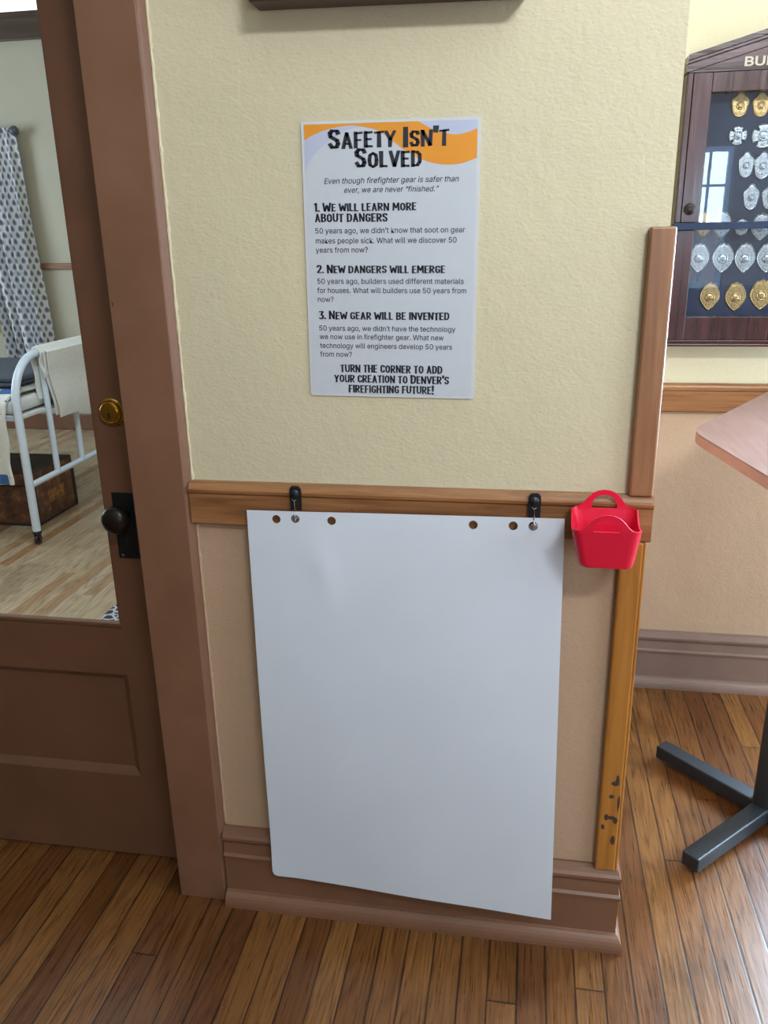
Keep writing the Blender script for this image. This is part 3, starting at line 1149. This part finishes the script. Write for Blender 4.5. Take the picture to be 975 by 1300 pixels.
outer = []
nx, nz = 24, 30
for i in range(nx):
    outer.append((PX0 + (PX1 - PX0) * i / nx, PZT))
for i in range(nz):
    outer.append((PX1, PZT - PL * i / nz))
for i in range(nx):
    xx = PX1 - (PX1 - PX0) * i / nx
    outer.append((xx, PZT - PL))
outer += [(PX0 + .012, PZT - PL), (PX0 + .004, PZT - PL + .003), (PX0, PZT - PL + .012)]
for i in range(1, nz):
    outer.append((PX0, PZT - PL + PL * i / nz))
bm = BM()
panel(bm, outer, [circle(x, z, .0088) for x, z in HOLES], .022, paper_pt)
tag(obj('paper_sheet', bm, M['paper'], None, smooth=True, solid=.0006), 'large blank white easel sheet with six punched holes hanging from the wooden rail', 'paper')


def hook(cx, zt, label):
    r = thing('hook', label, 'hook', (cx, -.022, zt - .055), 'black hooks on the wooden rail')
    out = [(cx - .0105, zt - .050), (cx + .0115, zt - .050), (cx + .0125, zt - .012), (cx + .011, zt - .004), (cx + .006, zt), (cx - .006, zt), (cx - .010, zt - .004), (cx - .0115, zt - .012)]
    bm = BM(); prism(bm, out, 'y', -.0265, -.033)
    bmesh.ops.bevel(bm, geom=[e for e in bm.edges if all(v.co.y < -.030 for v in e.verts)], offset=.0025, segments=2, affect='EDGES')
    obj('back_plate', bm, M['black'], r, smooth=True)
    bm = BM(); lathe(bm, [(.0085, 0), (.009, .002), (.006, .0045), (0, .0055)], (cx, -.0325, zt - .015), (0, -1, 0), 20)
    obj('boss', bm, M['black'], r, smooth=True)
    bm = BM()
    tube(bm, [(cx - .004, -.0375, zt - .026), (cx, -.0385, zt - .029), (cx + .004, -.0375, zt - .026)], .0009, 8)
    tube(bm, [(cx, -.0385, zt - .029), (cx + .0003, -.0385, zt - .043), (cx, -.0345, zt - .052), (cx, -.0315, zt - .062)], .0013, 8)
    pts = [(cx, -.0318, zt - .064 - .002)] + [(cx + .0008, -.0365 - .0062 * math.sin(a), zt - .0625 + .0085 * math.cos(a)) for a in [PI - .3 - i * .35 for i in range(8)]]
    tube(bm, pts, .0011, 8)
    obj('wire', bm, M['steel'], r, smooth=True)
    bm = BM(); lathe(bm, [(.0088, 0), (.0088, .0010), (.006, .0016), (0, .0016)], (cx + .0005, -.0318, zt - .069), (0, -1, 0), 24)
    obj('washer', bm, M['steel'], r, smooth=True)


hook(-.4465, 1.082, 'left black plastic hook on the rail, farther from the red basket')
hook(.0270, 1.083, 'right black plastic hook on the rail, beside the red basket')

# ------------------------------------------------------------------ red basket
bk = thing('basket', 'small red plastic basket with arched handles at the right end of the rail', 'basket', (.155, -.03, .975))
ARCH = [(.0600, 0), (.052, .0005), (.044, .003), (.037, .009), (.030, .018), (.021, .0265), (.011, .0310), (0, .0325)]
outer = [(-x, z) for x, z in ARCH][:-1] + [(x, z) for x, z in ARCH[::-1]]
HB = .0780
outer = outer + [(.0600, -HB * i / 6) for i in range(1, 7)] + [(.06 - .12 * i / 8, -HB) for i in range(1, 9)] + [(-.0600, -HB + HB * i / 6) for i in range(1, 6)]
slot = [(-.0235, .0005), (-.0225, -.001), (.0225, -.001), (.0235, .0005), (.0225, .008), (.018, .0165), (.010, .0215), (0, .0230), (-.010, .0215), (-.018, .0165), (-.0225, .008)]


def bmap(front):
    def fn(u, v):
        t = min(1, max(0, -v / HB))
        half = (.0598 - .0137 * t) / .06
        if front:
            cx = .1535 + .005 * t
            y = -.138 + .018 * t - .10 * max(0, v)
            z = 1.050 + v * .98
        else:
            cx = .1565 + .004 * t
            y = -.0305 - .012 * t
            z = 1.0605 + v * 1.06
        # rounded corners in plan
        yo = .010 * max(0, (abs(u) - .050) / .010) ** 2
        return Vector((cx + u * half, y + (yo if front else -yo), z))
    return fn


bm = BM()
panel(bm, outer, [slot], .0075, bmap(True))
panel(bm, outer, [slot], .0075, bmap(False))
for s in (-1, 1):
    def side(a, b, s=s):
        v = -HB * b
        A = bmap(True)(s * .06, v); B = bmap(False)(s * .06, v)
        p = A.lerp(B, a)
        p.z -= .010 * math.sin(PI * a) * (1 - b)
        return p
    grid(bm, 10, 6, side)
grid(bm, 8, 8, lambda a, b: bmap(True)(-.06 + .12 * a, -HB).lerp(bmap(False)(-.06 + .12 * a, -HB), b))
bmesh.ops.remove_doubles(bm, verts=bm.verts[:], dist=.0006)
bmesh.ops.recalc_face_normals(bm, faces=bm.faces[:])
obj('body', bm, M['red'], bk, smooth=True, angle=50, solid=.0024)
for sg in (1, -1):
    bm = BM()
    for k in range(13):
        v = -.014 - k * .0048
        A = bmap(True)(.0598 * sg, v); B = bmap(False)(.0598 * sg, v)
        tube(bm, [A + Vector((-.003 * sg, -.0008, 0)), A + Vector((.0012 * sg, .0010, 0)), A.lerp(B, .45) + Vector((.001 * sg, 0, 0))], .0013, 8)
    obj('ribbing', bm, M['red'], bk, smooth=True)

# ------------------------------------------------------------------ badge case on the alcove wall
CF = D - .072                                   # front of the case
case = thing('display_case', 'dark mahogany wall case with pediment and glass front, full of badges', 'display case', (.82, D, 1.215))
cx0, cx1, cxm = .418, 1.222, .82
SL = .272


def roofz(x, z0):
    return z0 + SL * (min(x, 2 * cxm - x) - cx0)


bm = BM()                                       # box: sides, bottom, back
box(bm, cx0, cx0 + .018, CF + .008, D - .001, 1.232, 1.975)
box(bm, cx1 - .018, cx1, CF + .008, D - .001, 1.232, 1.975)
box(bm, cx0 + .018, cx1 - .018, CF + .02, D - .001, 1.232, 1.25)
box(bm, cx0 + .018, cx1 - .018, D - .014, D - .001, 1.25, 1.985)
obj('body', bm, M['maho_v'], case)
bm = BM(); box(bm, cx0 - .006, cx1 + .006, CF - .012, D - .001, 1.215, 1.224, bevel=.003); box(bm, cx0 - .002, cx1 + .002, CF - .004, D - .001, 1.224, 1.234, bevel=.002)
obj('base_moulding', bm, M['maho'], case)
bm = BM(); box(bm, cx0 + .06, cx1 - .06, D - .020, D - .0145, 1.30, 1.92); obj('felt_backing', bm, M['felt'], case)
# lower frame
bm = BM()
box(bm, cx0 + .001, .476, CF, CF + .02, 1.234, 1.553, bevel=.002); box(bm, 1.164, cx1 - .001, CF, CF + .02, 1.234, 1.553, bevel=.002)
box(bm, .476, 1.164, CF, CF + .02, 1.234, 1.303, bevel=.002)
obj('lower_frame', bm, M['maho_v'], case)
bm = BM(); box(bm, .470, 1.170, CF + .008, CF + .011, 1.298, 1.553); obj('lower_pane', bm, M['glass'], case)
# upper sash
bm = BM()
box(bm, cx0 + .017, .486, CF - .004, CF + .018, 1.574, 1.968, bevel=.002); box(bm, 1.154, cx1 - .017, CF - .004, CF + .018, 1.574, 1.968, bevel=.002)
box(bm, .486, 1.154, CF - .004, CF + .018, 1.917, 1.968, bevel=.002)
obj('upper_frame', bm, M['maho_v'], case)
for sa, sb in ((cx0 + .001, cx0 + .0155), (cx1 - .0155, cx1 - .001)):
    bm = BM(); box(bm, sa, sb, CF - .004, CF + .016, 1.574, 1.968, bevel=.002)
    obj('side_strip', bm, M['maho_v'], case)
bm = BM(); box(bm, .480, 1.160, CF + .005, CF + .008, 1.568, 1.922); obj('upper_pane', bm, M['glass'], case)
bm = BM(); box(bm, cx0 - .004, cx1 + .004, CF - .014, CF + .014, 1.5535, 1.5735, bevel=.002); obj('meeting_bar', bm, M['felt'], case)
bm = BM(); lathe(bm, [(.0165, 0), (.0165, .003), (.013, .006), (.008, .007), (.006, .010), (0, .0105)], (.4565, CF - .004, 1.611), (0, -1, 0), 24)
obj('lock_knob', bm, M['bronze'], case, smooth=True)
# pediment
bm = BM(); prism(bm, [(cx0 + .004, 1.970), (cx1 - .004, 1.970), (cx1 - .004, 1.985), (cxm, roofz(cxm, 1.985)), (cx0 + .004, 1.985)], 'y', CF, D - .001)
obj('pediment', bm, M['maho'], case)
for t0, t1, yo, nm in ((-.008, .012, .006, 'lower_roof_moulding'), (.0125, .020, .014, 'middle_roof_moulding'), (.0205, .034, .020, 'upper_roof_moulding')):
    bm = BM()
    prism(bm, [(cx0 - .003, 1.978 + t0), (cxm, roofz(cxm, 1.978 + t0)), (cxm, roofz(cxm, 1.978 + t1)), (cx0 - .003, 1.978 + t1)], 'y', CF - yo, D - .001)
    prism(bm, [(cxm, roofz(cxm, 1.978 + t0)), (cx1 + .003, 1.978 + t0), (cx1 + .003, 1.978 + t1), (cxm, roofz(cxm, 1.978 + t1))], 'y', CF - yo, D - .001)
    obj(nm, bm, M['maho'], case)
# gilt letters
vs_, fs = text_mesh('BUL', 0.02)
bm = BM()
tx0_ = min(v[0] for v in vs_); tx1_ = max(v[0] for v in vs_)
kx = .078 / (tx1_ - tx0_)
V = [bm.verts.new((.566 + (v[0] - tx0_) * kx, CF - .0015, 1.980 + v[1] * .022 / CAPH)) for v in vs_]
for f in fs:
    bm.faces.new([V[i] for i in f])
obj('gilt_lettering', bm, M['gilt'], case)


def shield_outline(kind, n=44):
    pts = []
    for i in range(n):
        a = 2 * PI * i / n
        s, c = math.sin(a), math.cos(a)
        if kind == 'm':                          # cross with four flared arms
            k = abs(math.sin(2 * a))
            r = 1.0 if k < .80 else (.62 if k > .93 else 1.02)
            pts.append((r * c, r * s))
        elif kind in ('t', 'g'):                 # egg shape drawn to a point below
            wv = 1.0 - .10 * s if s > 0 else 1.0
            x = c * wv if s > 0 else math.copysign(max(0, 1 - (-s) ** 1.75) ** .82, c)
            if abs(c) < 1e-6:
                x = 0.0
            y = s * (.94 if s > 0 else 1.0)
            if s > .80:
                y += .05 * math.cos(a * 12)
            pts.append((x, y))
        elif kind == 's':                        # waisted shield with shoulders
            x = c * (1 + .16 * math.cos(3 * a) * 0 + .12 * math.sin(5 * a) * (1 if s > 0 else .3))
            y = s * (1.0 - .12 * math.exp(-((abs(c) - .55) / .2) ** 2) * (s > 0))
            pts.append((x, y))
        else:                                    # small scalloped medal
            r = 1 - .10 * abs(math.sin(4 * a))
            pts.append((r * c, r * s))
    return pts


def badge(kind, x, z, hw, hh, metal, label, grp):
    y0 = D - .020
    r = thing('badge', label, 'badge', (x, y0, z), grp)
    base_ = shield_outline(kind)
    bm = BM()
    rings = []
    for sc, yy in ((1, 0), (1, -.002), (.93, -.0036), (.86, -.0030), (.80, -.0034)):
        rings.append([bm.verts.new((x + px * hw * sc, y0 + yy, z + pz * hh * sc)) for px, pz in base_])
    n = len(base_)
    for A, B in zip(rings, rings[1:]):
        for i in range(n):
            bm.faces.new((A[i], A[(i + 1) % n], B[(i + 1) % n], B[i]))
    bm.faces.new(rings[-1]); bm.faces.new(rings[0][::-1])
    bmesh.ops.recalc_face_normals(bm, faces=bm.faces[:])
    obj('plate', bm, metal, r)
    q = min(hw, hh) * .46
    zc = z - (.06 * hh if kind != 'm' else 0)
    bm = BM(); lathe(bm, [(q, 0), (q, .0015), (q * .86, .0024), (q * .74, .0012), (q * .66, .0012), (q * .5, .0026), (q * .2, .0030), (0, .0026)], (x, y0 - .0034, zc), (0, -1, 0), 24)
    obj('seal', bm, metal, r, smooth=True)
    if kind != 'm':
        for sgn, nm in ((.50, 'banner'), (-.50, 'banner')):
            bm = BM()
            ww = hw * (.66 if sgn > 0 else .52)
            out = []
            for i in range(9):
                t = -1 + i / 4
                out.append((x + ww * t, z + hh * sgn + hh * .10 * (1 - t * t) * (1 if sgn > 0 else -1)))
            poly = [(a_, b_ - hh * .07) for a_, b_ in out] + [(a_, b_ + hh * .07) for a_, b_ in out[::-1]]
            prism(bm, poly, 'y', y0 - .0030, y0 - .0052)
            obj(nm, bm, metal, r)
    else:
        for k in range(4):
            a = k * PI / 2
            bm = BM(); lathe(bm, [(hw * .15, 0), (hw * .13, .001), (0, .0012)], (x + hw * .70 * math.cos(a), y0 - .0034, z + hw * .70 * math.sin(a)), (0, -1, 0), 12)
            obj('boss', bm, metal, r)


BAD = [('s', .577, 1.889, .0234, .0325, 'gold', 'gold shield badge at left of the top row in the badge case'),
       ('s', .634, 1.887, .0233, .0324, 'gold', 'gold shield badge second in the top row, at the right picture edge'),
       ('m', .580, 1.809, .0258, .0259, 'silver', 'smaller round silver cross badge at left of the second row'),
       ('m', .650, 1.806, .0320, .0330, 'silver', 'larger round silver cross badge right of the small cross badge'),
       ('s', .612, 1.730, .0215, .0359, 'silver', 'silver shield badge beside the bright window reflection, third row from top'),
       ('s', .658, 1.727, .0237, .0379, 'silver', 'silver shield badge at the picture edge in the third row, right of another'),
       ('s', .636, 1.642, .0219, .0366, 'silver', 'silver shield badge in the fourth row, just above the dark middle bar'),
       ('s', .690, 1.641, .0239, .0365, 'silver', 'silver shield badge cut by the picture edge above the dark middle bar'),
       ('g', .511, 1.568, .0236, .0377, 'gold', 'gold badge half hidden behind the left end of the dark bar'),
       ('t', .563, 1.567, .0267, .0397, 'silver', 'pale silver badge behind the dark bar, right of the gold one'),
       ('x', .619, 1.558, .0210, .0260, 'silver', 'smallest silver badge, almost hidden behind the dark bar'),
       ('t', .674, 1.559, .0286, .0395, 'silver', 'silver badge behind the dark bar nearest the picture edge'),
       ('t', .507, 1.474, .0295, .0453, 'silver', 'silver pointed badge first from the left in the row under the bar'),
       ('t', .575, 1.473, .0315, .0452, 'silver', 'silver pointed badge second from the left in the row under the bar'),
       ('t', .638, 1.472, .0300, .0450, 'silver', 'silver pointed badge third from the left in the row under the bar'),
       ('t', .702, 1.471, .0310, .0448, 'silver', 'silver pointed badge at the picture edge in the row under the bar'),
       ('g', .549, 1.360, .0298, .0431, 'gold', 'gold pointed badge first from the left in the bottom row'),
       ('g', .624, 1.358, .0306, .0440, 'gold', 'gold pointed badge second from the left in the bottom row'),
       ('g', .698, 1.364, .0337, .0460, 'gold', 'gold pointed badge at the picture edge in the bottom row')]
for k_, x_, z_, w_, h_, mt, lb in BAD:
    badge(k_, x_, z_, w_, h_, M[mt], lb, 'badges in the wall case')

# ------------------------------------------------------------------ tall table on the right
tb = thing('table', 'tall table with pinkish wood top and black metal foot at the right edge', 'table', (.70, .48, 0))
TZ = 1.10
poly = [(.398, .468), (.51, -.136), (.877, -.136), (1.23, .49), (1.13, 1.096), (.763, 1.096)]


def round_poly(poly, r, n=6):
    out = []
    m = len(poly)
    for i in range(m):
        p, a, b = Vector(poly[i]), Vector(poly[i - 1]), Vector(poly[(i + 1) % m])
        d1 = (a - p).normalized(); d2 = (b - p).normalized()
        half = math.acos(max(-1, min(1, d1.dot(d2)))) / 2
        L = r / math.tan(half)
        A, B = p + d1 * L, p + d2 * L
        for k in range(n + 1):
            t = k / n
            q = A * (1 - t) ** 2 + p * 2 * t * (1 - t) + B * t * t
            out.append((q.x, q.y))
    return out


rp = round_poly(poly, .16, 8)
bm = BM(); prism(bm, rp, 'z', TZ - .004, TZ); obj('table_top', bm, M['table'], tb)
bm = BM(); prism(bm, rp, 'z', TZ - .026, TZ - .0045); obj('edge_band', bm, M['edge'], tb)
bm = BM(); lathe(bm, [(.036, .05), (.036, 1.05)], (.70, .48, 0), (0, 0, 1), 32); obj('column', bm, M['black_steel'], tb, smooth=True)
bm = BM(); box(bm, .55, .85, .33, .63, TZ - .034, TZ - .0265); obj('mounting_plate', bm, M['black_steel'], tb)
for k in range(4):
    a = PI / 4 + k * PI / 2
    bm = BM(); box(bm, .015, .345, -.024, .024, .016, .058, bevel=.004)
    bmesh.ops.rotate(bm, verts=bm.verts[:], cent=(0, 0, 0), matrix=Matrix.Rotation(a, 3, 'Z'))
    bmesh.ops.translate(bm, verts=bm.verts[:], vec=(.70, .48, 0))
    ft = obj('foot', bm, M['black_steel'], tb)
    bm = BM(); lathe(bm, [(.010, 0), (.013, .003), (.013, .009), (.006, .010), (.006, .017)], (.70 + .318 * math.cos(a), .48 + .318 * math.sin(a), 0), (0, 0, 1), 20)
    obj('leveler', bm, M['steel'], ft, smooth=True)

# ------------------------------------------------------------------ dormitory: bed
XF = -2.572
bed = thing('bed_frame', 'white enamelled iron bed frame with a hooped footboard, seen through the door glass', 'bed', (XF, 2.24, 0))
YA, YB = 2.241, 3.46
pts = [(XF, YA, .075), (XF, YA, .45), (XF, YA, .76)]
for i in range(1, 10):
    a = i / 9 * PI / 2
    pts.append((XF, YA + .235 * (1 - math.cos(a)), .76 + .235 * math.sin(a)))
pts += [(XF, 2.7, .997), (XF, 3.0, .997)]
for i in range(0, 10):
    a = i / 9 * PI / 2
    pts.append((XF, YB - .235 + .235 * math.sin(a), .76 + .235 * math.cos(a)))
pts += [(XF, YB, .45), (XF, YB, .075)]
bm = BM(); tube(bm, pts, .0215, 18); obj('hoop', bm, M['white_enamel'], bed, smooth=True)
bm = BM(); tube(bm, [(XF, YA, .327), (XF, YB, .327)], .0165, 14); obj('cross_rail', bm, M['white_enamel'], bed, smooth=True)
for yy in (2.520, 2.790, 3.06, 3.26):
    bm = BM(); tube(bm, [(XF, yy, .327), (XF, yy, .985)], .0165, 14); obj('spindle', bm, M['white_enamel'], bed, smooth=True)
for ya in (YA + .01, YB - .045):
    bm = BM(); box(bm, -4.6, XF, ya, ya + .030, .672, .702, bevel=.004); obj('side_rail', bm, M['white_enamel'], bed)
bm = BM(); box(bm, -4.6, XF - .01, YA + .045, YB - .045, .678, .692); obj('bed_base', bm, M['sheet'], bed)
bm = BM()
ph = [(-4.62, YA, .0), (-4.62, YA, .95), (-4.62, YA + .24, 1.2), (-4.62, YB - .24, 1.2), (-4.62, YB, .95), (-4.62, YB, 0)]
tube(bm, ph, .0215, 12); obj('headboard_hoop', bm, M['white_enamel'], bed, smooth=True)
for yy in (YA, YB):
    bm = BM(); lathe(bm, [(.012, -.005), (.012, .005), (.024, .009), (.026, .0), (.024, -.009), (.012, -.005)], (XF, yy, .0265), (1, 0, 0), 20)
    box(bm, XF - .016, XF - .012, yy - .010, yy + .010, .02, .066); box(bm, XF + .012, XF + .016, yy - .010, yy + .010, .02, .066); box(bm, XF - .018, XF + .018, yy - .014, yy + .014, .060, .078)
    obj('caster', bm, M['rubber'], bed, smooth=True)

bm = BM(); box(bm, -4.58, XF - .035, YA + .012, YB - .03, .704, .778, bevel=.025, seg=3)
tag(obj('mattress', bm, M['sheet'], None, smooth=True), 'white mattress lying on the white iron bed frame', 'mattress')

# quilt: lies over the mattress and hangs down at the near side
bm = BM()
QP = [(YB - .05, .784), (YB - .3, .800), (2.9, .805), (2.6, .806), (2.40, .808), (2.30, .803), (2.248, .788), (2.218, .76), (2.207, .70), (2.205, .60), (2.203, .50), (2.200, .42), (2.200, .335)]


def quilt(a, b):
    f = b * (len(QP) - 1)
    i = min(int(f), len(QP) - 2)
    t = f - i
    y = QP[i][0] * (1 - t) + QP[i + 1][0] * t
    z = QP[i][1] * (1 - t) + QP[i + 1][1] * t
    x = -4.4 + a * (4.4 - 2.620)
    hang = max(0, min(1, (.76 - z) / .3))
    x -= .012 * hang * a * (1 + .5 * math.sin(z * 30))
    nz_ = noise.noise(Vector((x * 7, y * 7, z * 7)))
    return Vector((x, y - .012 * hang * math.sin(x * 38) - .008 * hang * nz_, z + .010 * (1 - hang) * nz_ + (.010 * math.sin(x * 9) * hang if b == 1 else 0)))


grid(bm, 70, 48, quilt)
bmesh.ops.recalc_face_normals(bm, faces=bm.faces[:])
qo = tag(obj('quilt', bm, M['quilt'], None, smooth=True, solid=.012), 'white sprigged quilt with blue patches hanging over the near side of the bed', 'quilt')
for x0_, x1_, b0, b1 in ((-2.720, -2.650, .938, .990), (-2.735, -2.640, .33, .42)):
    bm = BM()

    def patch(a, b, x0_=x0_, x1_=x1_, b0=b0, b1=b1):
        x = x0_ + (x1_ - x0_) * a
        p = quilt((x + 4.4) / (4.4 - 2.620), b0 + (b1 - b0) * b)
        return p + (Vector((0, -.008, 0)) if b0 > .5 else Vector((0, 0, .009)))
    grid(bm, 8, 8, patch)
    pt = obj('blue_patch', bm, M['blue'], qo, smooth=True, solid=.003)
    pt['label'] = 'blue patch'

# slate blanket folded across the bed
bm = BM()
for k, (z0_, z1_) in enumerate(((.826, .846), (.848, .872))):
    box(bm, -4.2, -2.675 + .01 * k, 2.385 + .012 * k, 3.15, z0_, z1_, bevel=.008, seg=3)
bmesh.ops.subdivide_edges(bm, edges=[e for e in bm.edges if e.calc_length() > .3], cuts=14, use_grid_fill=True)
for v in bm.verts:
    v.co.z += .007 * noise.noise(v.co * 6)
    v.co.y += .01 * noise.noise(v.co * 5 + Vector((3, 3, 3)))
tag(obj('blanket', bm, M['slate'], None, smooth=True), 'folded slate grey wool blanket lying on the white quilt', 'blanket')

# towel over the footboard
bm = BM()


def drape(x_off, top, zf, zb, y0, y1, r):
    prof = [(XF + r + x_off, zf)]
    for i in range(1, 9):
        prof.append((XF + r + x_off + .006 * math.sin(i), zf + (top - r - zf) * i / 8))
    for i in range(1, 8):
        a = i / 8 * PI
        prof.append((XF + r * math.cos(a), top - r + r * math.sin(a)))
    for i in range(0, 9):
        prof.append((XF - r - .004 * math.sin(i * 1.3), top - r - (top - r - zb) * i / 8))
    n = len(prof) - 1

    def fn(a, b):
        i = min(int(round(b * n)), n)
        px, pz = prof[i]
        y = y0 + (y1 - y0) * a
        low = max(0, (.95 - pz) / .35)
        y += (.055 * low if px > XF else .02 * low) * (1 - a)
        px += .006 * noise.noise(Vector((y * 9, pz * 5, r * 40))) * min(1, low * 2)
        pz += (.010 * math.sin(a * 5 + 1) * (1 if i in (0,) else 0))
        return Vector((px, y, pz))
    grid(bm, 14, n, fn)


drape(.014, 1.031, .625, .735, 2.497, 3.10, .034)
drape(.004, 1.025, .640, .760, 2.488, 3.09, .0285)
drape(.000, 1.021, .850, .745, 2.470, 3.08, .0245)
bmesh.ops.recalc_face_normals(bm, faces=bm.faces[:])
tw_ = tag(obj('towel', bm, M['cotton'], None, smooth=True, solid=.005), 'folded ivory cotton towel hanging over the footboard of the bed', 'towel')
bm = BM()
rng = random.Random(8)
for i in range(14):
    y = 2.90 + i * .014 + rng.uniform(-.004, .004)
    x = XF + .052
    tube(bm, [(x, y, .64), (x + .002, y + rng.uniform(-.004, .004), .61), (x + .003, y + rng.uniform(-.008, .008), .575 + rng.uniform(-.01, .015))], .0012, 5)
fr_ = obj('fringe', bm, M['cotton'], tw_)
fr_['kind'] = 'stuff'

# trunk under the bed
tk = thing('trunk', 'worn dark brown leather travelling trunk standing under the white bed', 'trunk', (-3.0, 2.72, 0))
tx0k, tx1k, ty0, ty1, th = -3.62, -2.73, 2.505, 2.925, .318
bm = BM(); box(bm, tx0k, tx1k, ty0, ty1, .004, .235, bevel=.006); obj('body', bm, M['trunk'], tk)
bm = BM(); box(bm, tx0k - .004, tx1k + .004, ty0 - .004, ty1 + .004, .238, th - .006, bevel=.008)
lid = obj('lid', bm, M['trunk'], tk)
bm = BM(); box(bm, tx0k - .002, tx1k + .002, ty0 - .002, ty1 + .002, th - .012, th, bevel=.004); obj('lid_cover', bm, M['trunk_top'], lid)
bm = BM()
for yy in (ty0 + .004, ty1 - .004):
    box(bm, tx1k - .01, tx1k + .006, yy - .012, yy + .012, .002, .232, bevel=.002)
box(bm, tx1k - .01, tx1k + .006, ty0, ty1, .0, .016, bevel=.002)
for xx in (tx1k - .004, tx1k - .42, tx0k + .004):
    box(bm, xx - .014, xx + .014, ty0 - .006, ty0 + .01, .002, .232, bevel=.002)
box(bm, tx0k, tx1k, ty0 - .006, ty0 + .01, .0, .016, bevel=.002)
obj('edge_binding', bm, M['rubber'], tk)
bm = BM(); box(bm, tx1k - .002, tx1k + .0025, ty0 + .13, ty0 + .30, .10, .175); lbp = obj('paper_label', bm, m_plain('faded_paper_label', '#9c6b34', .8, 0, .3, 40), tk)
lbp['label'] = 'faded orange-brown paper label'

# curtain and rod on the dormitory window
bm = BM()
CT, CB = 2.395, .50
uvl = bm.loops.layers.uv.new('UVMap')
NU, NVV = 150, 40


def cur(a, b):
    z = CT - (CT - CB) * b
    xr = -3.985 + .085 * (b ** .8) + .01
    xl = -4.52 + .19 * b
    x = xl + (xr - xl) * a
    am = .012 + .030 * min(1, b * 2.0)
    y = FW - .09 + am * math.sin(a * 33 + .6 * math.sin(b * 3)) + .4 * am * math.sin(a * 61 + 1.0 + b)
    return Vector((x + .006 * math.sin(b * 9 + a * 20), y, z))


V = grid(bm, NU, NVV, cur)
arc = [0.0]
for i in range(1, NU + 1):
    arc.append(arc[-1] + (V[i][NVV // 2].co - V[i - 1][NVV // 2].co).length)
idx = {}
for i in range(NU + 1):
    for j in range(NVV + 1):
        idx[V[i][j]] = (arc[i] + .004 * math.sin(j * .6), -j / NVV * (CT - CB))
for f in bm.faces:
    for lp in f.loops:
        lp[uvl].uv = idx[lp.vert]
bmesh.ops.recalc_face_normals(bm, faces=bm.faces[:])
tag(obj('curtain', bm, M['curtain'], None, smooth=True, angle=180, solid=.003), 'white cotton curtain block-printed with grey leaf motifs, at the dormitory window', 'curtain')
rodo = thing('curtain_rod', 'dark blue-grey curtain rod with a ball finial above the printed curtain', 'curtain rod', (-4.4, FW - .09, 2.38))
bm = BM(); tube(bm, [(-5.2, FW - .09, 2.372), (-3.97, FW - .09, 2.372)], .010, 12); obj('pole', bm, M['rod'], rodo, smooth=True)
bm = BM(); lathe(bm, [(.010, -.02), (.016, -.012), (.030, .0), (.038, .016), (.036, .034), (.024, .048), (0, .053)], (-3.985, FW - .09, 2.372), (1, 0, 0), 24); obj('finial', bm, M['rod'], rodo, smooth=True)
bm = BM(); tube(bm, [(-4.02, FW, 2.372), (-4.02, FW - .09, 2.372)], .008, 10); obj('bracket', bm, M['rod'], rodo, smooth=True)

# window behind the curtain
bm = BM(); box(bm, -5.35, -4.26, FW - .03, FW - .001, 1.085, 1.16, bevel=.004); box(bm, -4.34, -4.26, FW - .028, FW - .001, 1.16, 2.3, bevel=.004)
box(bm, -5.35, -5.27, FW - .028, FW - .001, 1.16, 2.3, bevel=.004); box(bm, -5.35, -4.26, FW - .03, FW - .001, 2.3, 2.38, bevel=.004)
wn = struct('window_5', bm, M['wood_yellow'])
bm = BM(); box(bm, -5.27, -4.34, FW - .018, FW - .014, 1.16, 2.3); obj('roller_shade', bm, M['wood_yellow'], wn)
slab('trim_8', M['shade'], (-5.35, -4.26, FW - .02, FW - .001, .83, 1.083), bevel=.004)

# rug in the doorway of the dormitory
bm = BM(); box(bm, -1.775, -.95, 1.02, 1.62, .0, .008, bevel=.003)
tag(obj('rug', bm, M['rug'], None), 'navy and grey patterned rug whose corner shows on the pale floor behind the door', 'rug')

for o in bpy.data.objects:
    if '_o' in o.keys():
        del o['_o']
